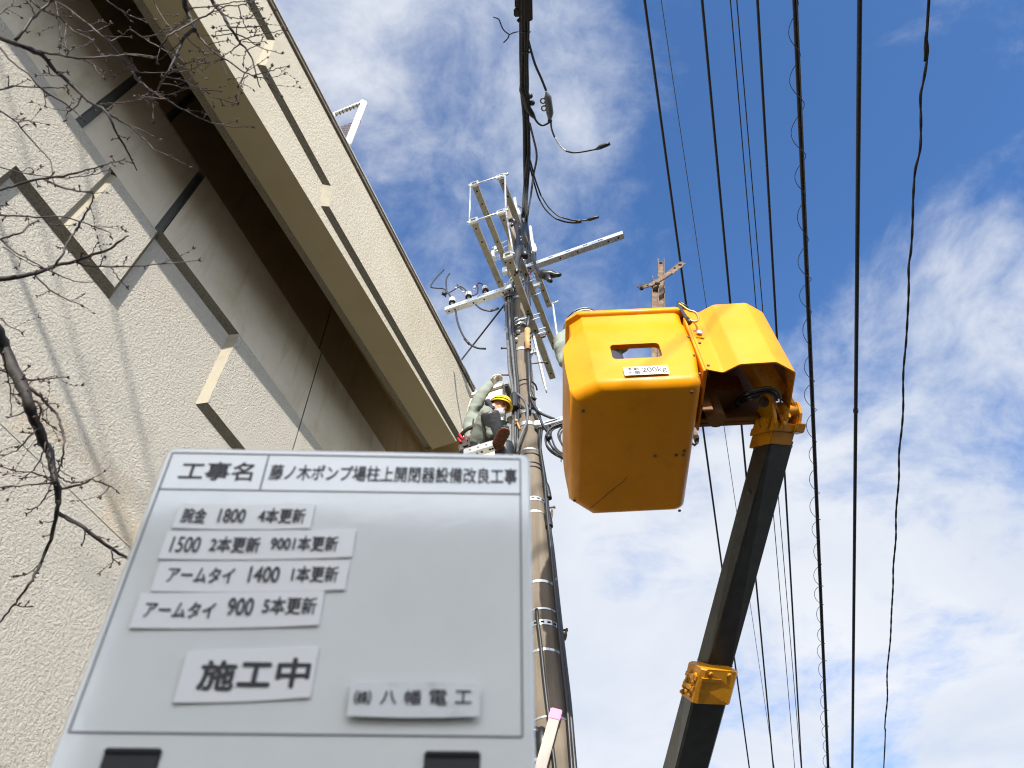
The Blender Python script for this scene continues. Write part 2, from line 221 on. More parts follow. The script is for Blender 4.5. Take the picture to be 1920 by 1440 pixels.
# ------------------------------------------------------------------ mesh builder
class MB:
    def __init__(s): s.v = []; s.f = []; s.m = []; s.sm = []
    def add(s, vs, fs, mi=0, smooth=False):
        o = len(s.v); s.v += [V(p) for p in vs]; s.f += [tuple(i + o for i in f) for f in fs]; s.m += [mi] * len(fs); s.sm += [smooth] * len(fs)
        return s
    def quad(s, a, b, c, d, mi=0): return s.add([a, b, c, d], [(0, 1, 2, 3)], mi)
    def obox(s, c, x, y, z, mi=0, bev=0.0):
        """oriented box: centre and three half-vectors; small chamfers when bev > 0"""
        c, x, y, z = V(c), V(x), V(y), V(z)
        if bev <= 0:
            vs = [c + x * i + y * j + z * k for i in (-1, 1) for j in (-1, 1) for k in (-1, 1)]
            return s.add(vs, [(0, 1, 3, 2), (4, 6, 7, 5), (0, 4, 5, 1), (2, 3, 7, 6), (0, 2, 6, 4), (1, 5, 7, 3)], mi)
        lx, ly, lz = x.length, y.length, z.length
        bm = bmesh.new(); bmesh.ops.create_cube(bm, size=2.0)
        for v in bm.verts: v.co = V((v.co.x * lx, v.co.y * ly, v.co.z * lz))
        bmesh.ops.bevel(bm, geom=list(bm.edges), offset=min(bev, lx * .9, ly * .9, lz * .9), segments=2, affect='EDGES')
        bm.verts.ensure_lookup_table()
        ex, ey, ez = x / lx, y / ly, z / lz
        vs = [c + ex * v.co.x + ey * v.co.y + ez * v.co.z for v in bm.verts]
        fs = [[v.index for v in f.verts] for f in bm.faces]
        bm.free(); return s.add(vs, fs, mi)
    def box(s, lo, hi, mi=0, bev=0.0):
        lo, hi = V(lo), V(hi); h = (hi - lo) / 2
        return s.obox((lo + hi) / 2, (h.x, 0, 0), (0, h.y, 0), (0, 0, h.z), mi, bev)
    def bar(s, p, q, w, h, up=None, mi=0, bev=0.0):
        p, q = V(p), V(q); d = q - p; ln = d.length; d = d / ln
        up = V(up) if up is not None else (Z if abs(d.z) < 0.95 else V((0, 1, 0)))
        sx = d.cross(up).normalized(); sy = sx.cross(d)
        return s.obox((p + q) / 2, d * ln / 2, sx * w / 2, sy * h / 2, mi, bev)
    def tube(s, pts, r, seg=8, mi=0, cap=True, smooth=True):
        pts = [V(p) for p in pts]
        if len(pts) < 2: return s
        rs = r if isinstance(r, (list, tuple)) else [r] * len(pts)
        T = []
        for i in range(len(pts)):
            a = pts[max(i - 1, 0)]; b = pts[min(i + 1, len(pts) - 1)]; t = (b - a)
            T.append(t.normalized() if t.length > 1e-9 else (T[-1] if T else Z))
        n = T[0].orthogonal().normalized(); vs = []; fs = []
        for i, p in enumerate(pts):
            n = (n - T[i] * n.dot(T[i])); n = n.normalized() if n.length > 1e-6 else T[i].orthogonal().normalized()
            b = T[i].cross(n)
            for k in range(seg):
                a = 2 * math.pi * k / seg; vs.append(p + (n * math.cos(a) + b * math.sin(a)) * rs[i])
        for i in range(len(pts) - 1):
            for k in range(seg):
                k2 = (k + 1) % seg; fs.append((i * seg + k, i * seg + k2, (i + 1) * seg + k2, (i + 1) * seg + k))
        s.add(vs, fs, mi, smooth)
        if cap:
            o = len(s.v) - len(vs); s.f += [tuple(o + k for k in reversed(range(seg))), tuple(o + (len(pts) - 1) * seg + k for k in range(seg))]; s.m += [mi, mi]; s.sm += [False, False]
        return s
    def lathe(s, base, axis, prof, seg=20, mi=0, smooth=True):
        """prof: list of (distance along axis, radius[, mat])"""
        base = V(base); axis = V(axis).normalized(); n = axis.orthogonal().normalized(); b = axis.cross(n)
        vs = []
        for pr in prof:
            for k in range(seg):
                a = 2 * math.pi * k / seg; vs.append(base + axis * pr[0] + (n * math.cos(a) + b * math.sin(a)) * max(pr[1], 1e-5))
        o = len(s.v); s.v += vs
        for i in range(len(prof) - 1):
            mm = prof[i][2] if len(prof[i]) > 2 else mi
            for k in range(seg):
                k2 = (k + 1) % seg; s.f.append((o + i * seg + k, o + i * seg + k2, o + (i + 1) * seg + k2, o + (i + 1) * seg + k)); s.m.append(mm); s.sm.append(smooth)
        s.f += [tuple(o + k for k in reversed(range(seg))), tuple(o + (len(prof) - 1) * seg + k for k in range(seg))]; s.m += [mi, mi]; s.sm += [False, False]
        return s
    def loft(s, rings, mi=0, smooth=False, cap=True):
        o = len(s.v); n = len(rings[0])
        for r in rings: s.v += [V(p) for p in r]
        for i in range(len(rings) - 1):
            for k in range(n):
                k2 = (k + 1) % n; s.f.append((o + i * n + k, o + i * n + k2, o + (i + 1) * n + k2, o + (i + 1) * n + k)); s.m.append(mi); s.sm.append(smooth)
        if cap:
            s.f += [tuple(o + k for k in reversed(range(n))), tuple(o + (len(rings) - 1) * n + k for k in range(n))]; s.m += [mi, mi]; s.sm += [False, False]
        return s
    def ball(s, c, r, mi=0, seg=10, sc=(1, 1, 1), rot=None):
        vs = []; fs = []; c = V(c)
        for i in range(seg + 1):
            th = math.pi * i / seg
            for k in range(seg * 2):
                ph = math.pi * k / seg
                p = V((math.sin(th) * math.cos(ph) * sc[0], math.sin(th) * math.sin(ph) * sc[1], math.cos(th) * sc[2])) * r
                if rot: p = rot @ p
                vs.append(c + p)
        n = seg * 2
        for i in range(seg):
            for k in range(n): fs.append((i * n + k, (i + 1) * n + k, (i + 1) * n + (k + 1) % n, i * n + (k + 1) % n))
        return s.add(vs, fs, mi, True)
    def build(s, name, mats, parent=None, recalc=True, autosmooth=None):
        org = V((0, 0, 0))
        q = parent
        while q is not None: org += V(q.location); q = q.parent
        me = bpy.data.meshes.new(name)
        me.from_pydata([tuple(p - org) for p in s.v], [], s.f)
        for m in (mats if isinstance(mats, (list, tuple)) else [mats]): me.materials.append(M[m] if isinstance(m, str) else m)
        me.polygons.foreach_set('material_index', s.m); me.polygons.foreach_set('use_smooth', s.sm)
        me.validate()
        if recalc:
            bm = bmesh.new(); bm.from_mesh(me); bmesh.ops.remove_doubles(bm, verts=bm.verts, dist=1e-5); bmesh.ops.recalc_face_normals(bm, faces=bm.faces); bm.to_mesh(me); bm.free()
        me.update()
        o = bpy.data.objects.new(name, me); col.objects.link(o)
        if parent: o.parent = parent
        return o
def tag(o, label=None, cat=None, group=None, kind=None):
    if label: o['label'] = label
    if cat: o['category'] = cat
    if group: o['group'] = group
    if kind: o['kind'] = kind
    return o
def thing(name, loc, label, cat, group=None):
    o = bpy.data.objects.new(name, None); o.empty_display_size = 0.2; o.location = V(loc); col.objects.link(o)
    return tag(o, label, cat, group)
def smooth_line(pts, n=4):
    """Catmull-Rom through the points"""
    pts = [V(p) for p in pts]; out = []
    P = [pts[0] * 2 - pts[1]] + pts + [pts[-1] * 2 - pts[-2]]
    for i in range(1, len(P) - 2):
        a, b, c, d = P[i - 1], P[i], P[i + 1], P[i + 2]
        for k in range(n):
            t = k / n
            out.append(0.5 * (2 * b + (c - a) * t + (2 * a - 5 * b + 4 * c - d) * t * t + (3 * b - a - 3 * c + d) * t ** 3))
    out.append(pts[-1]); return out
def text_mesh(mb, body, origin, ax, ay, x0, y0, x1, y1, bold=0.0, mi=0, shear=0.0, squeeze=True, heavy=0.0):
    """lettering filled into the rectangle (x0..x1 along ax, y0..y1 along ay, ay pointing down the text)"""
    cu = bpy.data.curves.new('lettering', 'FONT'); cu.body = body; cu.size = 1.0; cu.offset = bold; cu.resolution_u = 3
    o = bpy.data.objects.new('lettering', cu); col.objects.link(o)
    dg = bpy.context.evaluated_depsgraph_get(); me = bpy.data.meshes.new_from_object(o.evaluated_get(dg))
    vs = [v.co.copy() for v in me.vertices]; fs = [tuple(p.vertices) for p in me.polygons]
    bpy.data.objects.remove(o); bpy.data.meshes.remove(me); bpy.data.curves.remove(cu)
    if not vs: return
    a0 = min(v.x for v in vs); a1 = max(v.x for v in vs); b0 = min(v.y for v in vs); b1 = max(v.y for v in vs)
    out = []
    for v in vs:
        u = (v.x - a0) / max(a1 - a0, 1e-6); w = (b1 - v.y) / max(b1 - b0, 1e-6)
        out.append(V(origin) + V(ax) * (x0 + (x1 - x0) * u + shear * (1 - w)) + V(ay) * (y0 + (y1 - y0) * w))
    mb.add(out, fs, mi)
    if heavy:                                     # thicken the strokes without closing the counters: layered, slightly shifted copies
        nrm = V(ax).cross(V(ay)).normalized()
        for k, (i, j) in enumerate(((1, 0), (-1, 0), (0, 1), (0, -1), (.7, .7), (-.7, -.7))): mb.add([p + V(ax) * heavy * i + V(ay) * heavy * j - nrm * (.00003 * (k + 1)) for p in out], fs, mi)
# ================================================================== SETTING
g = MB(); S = 300
g.quad((-S, -S, -0.02), (S, -S, -0.02), (S, S, -0.02), (-S, S, -0.02))
tag(g.build('ground', 'soil'), kind='structure')
FC = V((-0.64, 6.267, 8.604))                     # far lower corner of the fascia
def bp(u, z, b): p = FC + A * u + B * b; return V((p.x, p.y, z))      # building coordinates
RD = math.radians(12.9); RA = V((math.sin(RD), math.cos(RD), 0)); RB = V((math.cos(RD), -math.sin(RD), 0))
def rp(u, b, z): return RA * u + RB * b + Z * z
g = MB()
g.box((0, 0, 0), (0, 0, 0)) if False else None
g.add([rp(-120, 0.9, 0.004), rp(160, 0.9, 0.004), rp(160, 7.2, 0.004), rp(-120, 7.2, 0.004)], [(0, 1, 2, 3)])
tag(g.build('road', 'asphalt'), kind='structure')
g = MB(); g.add([rp(-120, 6.75, 0.008), rp(160, 6.75, 0.008), rp(160, 6.9, 0.008), rp(-120, 6.9, 0.008)], [(0, 1, 2, 3)])
tag(g.build('road_edge_line', 'board'), kind='structure')
g = MB()
g.add([rp(-120, -2.2, 0.10), rp(160, -2.2, 0.10), rp(160, 0.75, 0.10), rp(-120, 0.75, 0.10)], [(0, 1, 2, 3)])
tag(g.build('pavement', 'pavement'), kind='structure')
g = MB(); g.obox(rp(20, 0.825, 0.06), RA * 140, RB * 0.075, Z * 0.07)
tag(g.build('kerb', 'concrete_edge'), kind='structure')
# ------------------------------------------------------------------ pump station building
BW = -0.97; TD = 0.065; EV = 0.05
bld = thing('pump_station_building', bp(-6, 0, BW - 3), 'large cream roughcast building with stepped wall panels and a deep eave on the left', 'building')
w = MB()       # materials: 0 stucco, 1 exposed edge, 2 cream step, 3 sealant, 4 upper wall darkened as shade, 5 smooth panel browned as shade
def wp(u, z, d): return bp(u, z, BW + d)
def wrect(u0, u1, z0, z1, d, mi=0): w.quad(wp(u0, z0, d), wp(u1, z0, d), wp(u1, z1, d), wp(u0, z1, d), mi)
zA, zB, zC, zT = 6.43, 7.34, 8.62, 9.65
outer = [(-16, 5.4), (-5.07, 5.4), (-5.07, zA), (-4.08, zA), (-4.08, zB + .03), (-2.92, zB + .03 + .1), (-2.92, zA), (1.25, zA)]
outer[5] = (-2.92, zB + .1); outer[4] = (-4.08, zB + .06)
inner = [(-16, 5.4 - EV), (-5.07 + EV, 5.4 - EV), (-5.07 + EV, zA - EV), (-4.08 + EV, zA - EV), (-4.08 + EV, zB + .06 - EV), (-2.92 - EV, zB + .1 - EV), (-2.92 - EV, zA - EV), (1.25, zA - EV)]
for i in range(7):
    (u0, z0), (u1, z1) = outer[i], outer[i + 1]; (v0, y0), (v1, y1) = inner[i], inner[i + 1]
    if abs(u1 - u0) > 0.01: mi = 1
    else: mi = 2 if z1 < z0 else 1
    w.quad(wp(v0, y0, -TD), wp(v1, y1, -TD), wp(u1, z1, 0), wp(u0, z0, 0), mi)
ZS = 4.9
for i in (0, 2, 4, 6):                             # recessed field below the stepped edge, seam at ZS
    (v0, y0), (v1, y1) = inner[i], inner[i + 1]
    w.add([wp(v0, ZS + .007, -TD), wp(v1, ZS + .007, -TD), wp(v1, y1, -TD), wp(v0, y0, -TD)], [(0, 1, 2, 3)])
wrect(-16, 1.25, 0, ZS - .007, -TD); wrect(-16, 1.25, ZS - .007, ZS + .007, -TD - .004, 0)
w.quad(wp(-16, ZS + .007, -TD - .004), wp(1.25, ZS + .007, -TD - .004), wp(1.25, ZS + .007, -TD), wp(-16, ZS + .007, -TD), 0)
w.quad(wp(-16, ZS - .007, -TD - .004), wp(1.25, ZS - .007, -TD - .004), wp(1.25, ZS - .007, -TD), wp(-16, ZS - .007, -TD), 0)
# outer leaf, with joints
def strip_joint(u, z0, z1, wd, d0, depth=.03, mi=3):
    """open recessed joint: far side, back and near side"""
    a, b = u - wd / 2, u + wd / 2
    w.quad(wp(a, z0, d0), wp(a, z0, d0 - depth), wp(a, z1, d0 - depth), wp(a, z1, d0), mi)
    w.quad(wp(a, z0, d0 - depth), wp(b, z0, d0 - depth), wp(b, z1, d0 - depth), wp(a, z1, d0 - depth), mi)
    w.quad(wp(b, z0, d0 - depth), wp(b, z0, d0), wp(b, z1, d0), wp(b, z1, d0 - depth), mi)
def vgroove(u, z0, z1, wd, depth):
    w.quad(wp(u - wd / 2, z0, 0), wp(u, z0, -depth), wp(u, z1, -depth), wp(u - wd / 2, z1, 0), 1 if False else 2)
    w.quad(wp(u, z0, -depth), wp(u + wd / 2, z0, 0), wp(u + wd / 2, z1, 0), wp(u, z1, -depth), 2)
JW = 0.075
wrect(-16, -5.03 - JW / 2, 5.4, zB, 0); wrect(-16, -5.03 - JW / 2, zB, zC, 0, 5)                       # left of the first wide joint
wrect(-5.03 - JW / 2, -5.07 + .0, 5.4, zA, 0) if False else None
w.add([wp(-5.03 - JW / 2, 5.4, 0), wp(-5.07, 5.4, 0), wp(-5.07, zA, 0), wp(-5.03 - JW / 2, zA, 0)], [(0, 1, 2, 3)]) if -5.07 > -5.03 - JW / 2 else None
strip_joint(-5.03, zB, zC, JW, 0, .04)
wrect(-5.03 - JW / 2, -4.62 - .035, zA, zB, 0); vgroove(-4.62, zA, zB, .07, .03); wrect(-4.62 + .035, -4.08, zA, zB, 0)
DS = -.018
wrect(-5.03 + JW / 2, -4.07 - JW / 2, zB, zC, DS, 5); w.quad(wp(-5.03 + JW / 2, zB, DS), wp(-4.07 - JW / 2, zB, DS), wp(-4.07 - JW / 2, zB, 0), wp(-5.03 + JW / 2, zB, 0), 1)
strip_joint(-4.07, zB, zC, JW, DS, .04)
wrect(-4.08, -4.07 + JW / 2, zB, zB + .06, 0) if False else None
JT = .008
def wq(u0, za0, u1, za1, z1, d, mi=0): w.quad(wp(u0, za0, d), wp(u1, za1, d), wp(u1, z1, d), wp(u0, z1, d), mi)
ZJ = zB + .1
wq(-4.07 + JW / 2, zB + .06, -2.92, ZJ, zC, 0, 5)
wrect(-2.92, -1.80 - JT, zA, ZJ, 0); wrect(-2.92, -1.80 - JT, ZJ, zC, 0, 5); strip_joint(-1.80, zA, zC, JT * 2, 0, .015); wrect(-1.80 + JT, 1.25, zA, ZJ, 0); wrect(-1.80 + JT, 1.25, ZJ, zC, 0, 5)
D2 = -.05
w.quad(wp(-16, zC, 0), wp(1.25, zC, 0), wp(1.25, zC, D2), wp(-16, zC, D2), 1)
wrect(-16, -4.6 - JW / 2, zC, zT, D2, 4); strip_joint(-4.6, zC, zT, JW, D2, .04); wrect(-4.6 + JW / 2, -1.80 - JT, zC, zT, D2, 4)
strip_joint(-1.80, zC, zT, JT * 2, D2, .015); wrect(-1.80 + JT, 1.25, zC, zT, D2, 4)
w.quad(wp(1.25, 0, -TD), wp(1.25, 0, -6), wp(1.25, zT, -6), wp(1.25, zT, -TD)); w.quad(wp(1.25, zA, 0), wp(1.25, zA, -TD), wp(1.25, zT, -TD), wp(1.25, zT, 0))
w.quad(wp(-16, 0, -TD), wp(-16, 0, -6), wp(-16, zT, -6), wp(-16, zT, -TD)); w.quad(wp(-16, 0, -6), wp(1.25, 0, -6), wp(1.25, zT, -6), wp(-16, zT, -6))
w.build('wall', ['stucco', 'concrete_edge', 'cream_step', 'sealant', 'shade_brown_wall', 'panel_smooth'], bld)
# fascia beam hanging clear of the wall
def zf(u): return 8.372 + 0.057 * (max(u, -5.5) + 0.2)
ZF = 9.765
f = MB()       # 0 render, 1 dark lower edge, 2 cream step, 3 soffit
FO, FE = 0.055, 0.045
fo = [(-16, 9.36), (-4.76, 9.36), (-4.68, 8.765), (-3.47, 8.735), (-3.40, 8.40), (-0.19, 8.455)]
fi = [(-16, 9.36 - FE), (-4.80, 9.36 - FE), (-4.73, 8.765 - FE), (-3.53, 8.735 - FE), (-3.45, 8.40 - FE), (-0.19, 8.455 - FE)]
for i in range(5):
    (u0, z0), (u1, z1) = fo[i], fo[i + 1]; (v0, y0), (v1, y1) = fi[i], fi[i + 1]
    step = (i in (1, 3))
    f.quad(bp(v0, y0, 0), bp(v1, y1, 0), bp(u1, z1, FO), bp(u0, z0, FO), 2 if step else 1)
    f.quad(bp(u0, z0, FO), bp(u1, z1, FO), bp(u1 if i < 4 else 0.15, ZF, FO), bp(u0, ZF, FO))       # proud upper leaf
    if i == 0:
        f.quad(bp(v0, zf(v0), 0), bp(-5.5, zf(-5.5), 0), bp(-5.5, y0, 0), bp(v0, y0, 0)); f.quad(bp(-5.5, zf(-5.5), 0), bp(v1, zf(v1), 0), bp(v1, y1, 0), bp(-5.5, y0, 0))
    else: f.quad(bp(v0, zf(v0), 0), bp(v1, zf(v1), 0), bp(v1, y1, 0), bp(v0, y0, 0))                        # lower leaf
e0, e1 = -0.19, 0.15
for g0, g1 in ((-16, -5.5), (-5.5, e0)):
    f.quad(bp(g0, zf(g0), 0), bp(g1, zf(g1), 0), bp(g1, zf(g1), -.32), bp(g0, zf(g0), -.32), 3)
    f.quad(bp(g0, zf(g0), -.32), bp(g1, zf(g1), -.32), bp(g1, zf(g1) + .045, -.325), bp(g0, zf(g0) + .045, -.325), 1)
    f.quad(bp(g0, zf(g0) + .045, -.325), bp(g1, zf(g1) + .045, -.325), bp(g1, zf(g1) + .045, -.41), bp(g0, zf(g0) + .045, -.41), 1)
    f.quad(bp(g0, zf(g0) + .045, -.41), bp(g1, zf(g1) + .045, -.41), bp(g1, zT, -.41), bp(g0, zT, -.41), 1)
f.quad(bp(e0, zf(e0), 0), bp(e0, zf(e0), -.41), bp(e1, ZF, -.41), bp(e1, ZF, 0)); f.quad(bp(e0, 8.41, 0), bp(e1, ZF, 0), bp(e1, ZF, FO), bp(e0, 8.455, FO))
f.build('fascia', ['fascia', 'concrete_edge', 'cream_step', 'soffit'], bld)
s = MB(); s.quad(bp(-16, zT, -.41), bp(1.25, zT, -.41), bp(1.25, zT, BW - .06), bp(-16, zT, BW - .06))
s.build('ceiling', ['shade_brown_wall'], bld)
s = MB(); s.quad(bp(-16, ZF + .02, FO), bp(.2, ZF + .02, FO), bp(.2, ZF + .02, -6.97), bp(-16, ZF + .02, -6.97)); s.build('roof_slab', 'pavement', bld)
s = MB(); s.obox(bp(-7.925, ZF - .012, FO + .012), A * 8.085, B * .014, Z * .026)
s.obox(bp(-7.925, ZF + .032, FO - .06), A * 8.085, B * .10, Z * .014, 1)
s.build('coping', ['coping', 'flashing'], bld)
# end wing beyond the far corner
s = MB(); s.box((0, 0, 0), (0, 0, 0)) if False else None
ax0 = on_y(944, 722, 7.4); an = thing('annex_building', (ax0.x - 1.5, ax0.y + 1.5, 0), 'cream annex roof block with brown edge trim behind the worker on the pole', 'building')
s = MB(); c0 = V((ax0.x, ax0.y, 0))
s.obox(c0 - B * 1.6 + A * .15 + Z * (ax0.z / 2), B * 1.6, A * .15, Z * (ax0.z / 2 - .03)); s.build('wall', 'annex', an)
s = MB(); s.obox(c0 - B * 1.57 + A * .15 + Z * (ax0.z - .0), B * 1.66, A * .18, Z * .035); s.build('roof', 'annex', an)
s = MB(); s.obox(c0 - B * 1.57 + A * .15 + Z * (ax0.z - .055), B * 1.64, A * .17, Z * .018)
s.bar(c0 + B * .012 - A * .012, c0 + B * .012 - A * .012 + Z * ax0.z, .035, .035); s.build('trim', 'brown_trim', an)
# guard screen on the roof
gb = on_plane(650, 276, B, bp(0, 0, -.02)); gt = on_plane(687, 197, B, bp(0, 0, -.02)); hh = (gt.z - gb.z)
gs = thing('roof_guard_screen', (gb.x, gb.y, ZF + .02), 'white pipe guard screen with rusty wire mesh standing above the roof edge', 'guard screen')
s = MB(); q = [gb - B * 1.3 + Z * .03, gb - B * .07, gb - B * .015 + Z * .035, gb + Z * .12, gb + Z * (hh - .08), gb + Z * (hh - .02) - B * .03, gb + Z * hh - B * .10, gb + Z * (hh + .0) - B * 1.3]
s.tube(smooth_line(q[:1], 1) + q if False else q[:3] , .040, 14); s.tube(q[2:6], .043, 14); s.tube(q[5:], .026, 12)
s.tube([gb + Z * hh * .53, gb + Z * (hh * .53 + .05)], .048, 14); s.tube([gb + Z * hh * .93, gb + Z * (hh * .93 + .025)], .047, 14)
for t in (.45, 1.28): s.tube([gb - B * t + Z * (hh - .01), V(((gb - B * t).x, (gb - B * t).y, ZF + .02))], .02, 10)
s.build('pipe_frame', 'white_pipe', gs)
s = MB(); pitch = .052; n = int((1.25) / pitch)
for dirn in (1, -1):                             # chain link: zigzag wires
    for i in range(-14, n + 14):
        pts = []
        for k in range(0, 30):
            u = .04 + i * pitch + dirn * k * pitch * .5; z = k * pitch * .62
            if .03 <= u <= 1.25 and .03 <= z <= hh - .03: pts.append(gb - B * u + Z * z + A * (.004 * dirn * (1 if k % 2 else -1)))
        if len(pts) > 1: s.tube(pts, .0031, 4)
s.build('wire_mesh', 'mesh_wire', gs)
s = MB()
for i in range(24):
    p = gb - B * (.06 + i * .05) + Z * (hh - .022); s.tube([p + Z * .03 + A * .02, p - Z * .035 + A * .02, p - Z * .03 - A * .02, p + Z * .028 - A * .02], .005, 5)
s.build('mesh_clips', 'rust', gs)
# added, unseen house behind the photographer: it keeps the low sun off the board
hs = thing('added_shade_house', (0.2, -8.4, 0), 'pale two storey house with dark tiled roof, added unseen behind the photographer to shade the board', 'house')
s = MB(); s.box((-3.2, -11, 0), (3.4, -5.9, 4.6)); s.build('wall', 'house_wall', hs)
s = MB(); s.add([(-3.6, -11.4, 4.55), (3.8, -11.4, 4.55), (3.8, -5.5, 4.55), (-3.6, -5.5, 4.55), (-3.6, -8.45, 5.9), (3.8, -8.45, 5.9)], [(0, 1, 5, 4), (3, 4, 5, 2), (0, 4, 3), (1, 2, 5), (0, 3, 2, 1)]); s.build('roof', 'roof_tile', hs)
for x in (-1.9, 1.6):
    s = MB(); s.box((x - .65, -5.9, 2.7), (x + .65, -5.84, 3.8)); wv = s.build('window', 'white_pipe', hs)
    s = MB(); s.box((x - .58, -5.85, 2.77), (x - .02, -5.82, 3.73)); s.box((x + .02, -5.85, 2.77), (x + .58, -5.82, 3.73)); s.build('pane', 'glass', wv)
# ================================================================== UTILITY POLE
PB = V((0.168, 5.2, 0)); PLEAN = -0.0042
def pc(z): return V((PB.x + PLEAN * z, PB.y, z))
def pr(z): return .109 + (8.7 - z) / 150.0
PT = 12.9
def pp(x, y, off=0.0): return on_y(x, y, PB.y - off)
pole = thing('utility_pole', PB, 'tall weathered concrete utility pole carrying galvanised crossarms, with a worker on its side', 'utility pole')
s = MB(); zs = [0, 2, 4, 6, 7, 8, 9, 10, 11, 12, PT]
s.tube([pc(z) for z in zs], [pr(z) for z in zs], 32); s.build('shaft', 'concrete_pole', pole)
# bands and straps round the shaft, at the heights read off the photograph
def zband(y, x=1010): return on_y(x, y, PB.y - .12).z
def band(mb, z, h, mi=0, ex=.004):
    mb.lathe(pc(z - h / 2), Z, [(0, pr(z) - .01, mi), (0, pr(z) + ex, mi), (h, pr(z) + ex, mi), (h, pr(z) - .01, mi)], 32, mi, False)
for y, h, x in ((840, .022, 1000), (958, .02, 1010), (1090, .025, 1018), (1142, .015, 1020), (1219, .022, 1028), (1345, .014, 1035)): s = MB(); band(s, zband(y, x), h); s.build('steel_strap', 'galv', pole)
for y, x in ((934, 1010), (1168, 1022)):
    s = MB(); z = zband(y, x); band(s, z, .045, 0, .005)
    for k in range(16):
        a = 2 * math.pi * k / 16; d = V((math.cos(a), math.sin(a), 0)); t = V((-d.y, d.x, 0))
        s.obox(pc(z) + d * (pr(z) + .0055), t * .013, d * .0015, Z * .007, 1)
    s.build('perforated_band', ['galv', 'hole'], pole)
for y in (874, 866, 849): s = MB(); band(s, zband(y, 1003), .012, 0, .006); s.build('black_tie', 'rubber', pole)
for y in (770, 792): 
    s = MB(); band(s, zband(y, 990), .05, 0, .008); s.obox(pp(1008, y + 4, .13), (.03, 0, .0), (0, .03, 0), (0, 0, .035), 0, .006); s.build('clamp_band', 'galv', pole)
# step bolts
for (x0, y0, x1, y1) in ((905, 652, 962, 648) if False else (941, 653, 956, 651), (938, 703, 965, 694), (1000, 686, 1022, 679), (1028, 966, 1039, 951), (1052, 1192, 1062, 1181), (982, 820, 998, 838) if False else (965, 842, 990, 838)):
    s = MB(); p, q = pp(x0, y0, .02), pp(x1, y1, .02)
    ctr = pc((p.z + q.z) / 2); dirv = (q - p).normalized(); outp = p if (p - ctr).length > (q - ctr).length else q
    inn = V((ctr.x, ctr.y, outp.z)); s.tube([inn, outp], .009, 8); s.tube([outp - (outp - inn).normalized() * .004, outp + (outp - inn).normalized() * .012], .014, 8)
    s.build('step_bolt', 'rust', pole)
# ------------------------------------------------------------------ crossarms
ZL = {1: 11.25, 2: 10.32, 3: 9.39}
W_ARM = .078
def channel(mb, p, q, wd=W_ARM, ht=.078, up=Z):
    """steel channel, open upward side closed by web below, with holes along the underside"""
    p, q = V(p), V(q); d = (q - p).normalized(); sx = d.cross(up).normalized(); sy = sx.cross(d); L = (q - p).length; t = .006
    c = (p + q) / 2
    mb.obox(c - sy * (ht / 2 - t / 2), d * L / 2, sx * wd / 2, sy * t / 2, 0)
    mb.obox(c - sx * (wd / 2 - t / 2) + sy * t / 2, d * L / 2, sx * t / 2, sy * (ht / 2 - t / 2), 0)
    mb.obox(c + sx * (wd / 2 - t / 2) + sy * t / 2, d * L / 2, sx * t / 2, sy * (ht / 2 - t / 2), 0)
    for k in (.05, .14, .42, .58, .86, .95):
        mb.lathe(p + d * L * k - sy * (ht / 2 + .0008), sy, [(0, .0125), (.0016, .0125)], 10, 1, False)
    for k in (.22, .5, .78):
        for sgn in (-1, 1): mb.lathe(p + d * L * k + sx * sgn * (wd / 2 + .0008), sx * -sgn, [(0, .009), (.0016, .009)], 8, 1, False)
arms = {}
def arm_pair(px0, px1, lvl):
    z = ZL[lvl]; return on_z(*px0, z), on_z(*px1, z)
def make_arm(key, p, q, mt='galv_dull'):
    s = MB(); channel(s, p, q); o = s.build('crossarm', [mt, 'hole'], pole); arms[key] = (p, q, o)
b0, b1 = arm_pair((938, 329), (1030, 573), 1); make_arm('b', b0, b1)
d0, d1 = arm_pair((939, 396), (1041, 652), 2); make_arm('d', d0, d1)
e0_, e1_ = arm_pair((952, 477), (1036, 707), 3); make_arm('e', e0_, e1_)
a0 = on_z(889, 343, ZL[1]); make_arm('a', a0, a0 + (b1 - b0).normalized() * (b1 - b0).length)
c0_ = on_z(887, 412, ZL[2]); make_arm('c', c0_, c0_ + (d1 - d0).normalized() * (d1 - d0).length)
def bracket(p, arm, tw=.10):
    """open U shaped end band round an arm tip"""
    s = MB(); d = (arms[arm][1] - arms[arm][0]).normalized(); sx = d.cross(Z).normalized()
    P = [p - sx * tw / 2 - Z * .045, p - sx * tw / 2 + Z * .055, p + sx * tw / 2 + Z * .055, p + sx * tw / 2 - Z * .045]
    for i in range(3): s.bar(P[i], P[i + 1], .014, .030, d)
    s.bar(P[3], P[0], .014, .030, d)
    s.tube([p - sx * .062 - Z * .0, p + sx * .075], .007, 6)
    s.build('end_band', 'galv', arms[arm][2]); return p
for k in 'abcde': bracket(arms[k][0] + (arms[k][1] - arms[k][0]).normalized() * .02, k)
def rod(name, p, q, r, m='galv', ends=True):
    s = MB(); s.tube([p, q], r, 10)
    if ends:
        d = (V(q) - V(p)).normalized()
        for e, sg in ((V(p), -1), (V(q), 1)): s.tube([e - d * sg * .012, e + d * sg * .02], r * 1.7, 6)
    s.build(name, m, pole)
k_ = .02
def tipp(k, up=.01, back=.02): p, q, o = arms[k]; return p + (q - p).normalized() * back + Z * up
rod('tie_rod', tipp('a') - B * .07, tipp('b') + B * .09, .011); rod('tie_rod', tipp('c') - B * .07, tipp('d') + B * .07, .011)
rod('hanger_rod', tipp('a') - B * .06, tipp('c') - B * .06, .011); rod('hanger_rod', tipp('b') + B * .06, tipp('d') + B * .06, .013); rod('hanger_rod', tipp('d') + B * .06, tipp('e') + B * .06, .013)
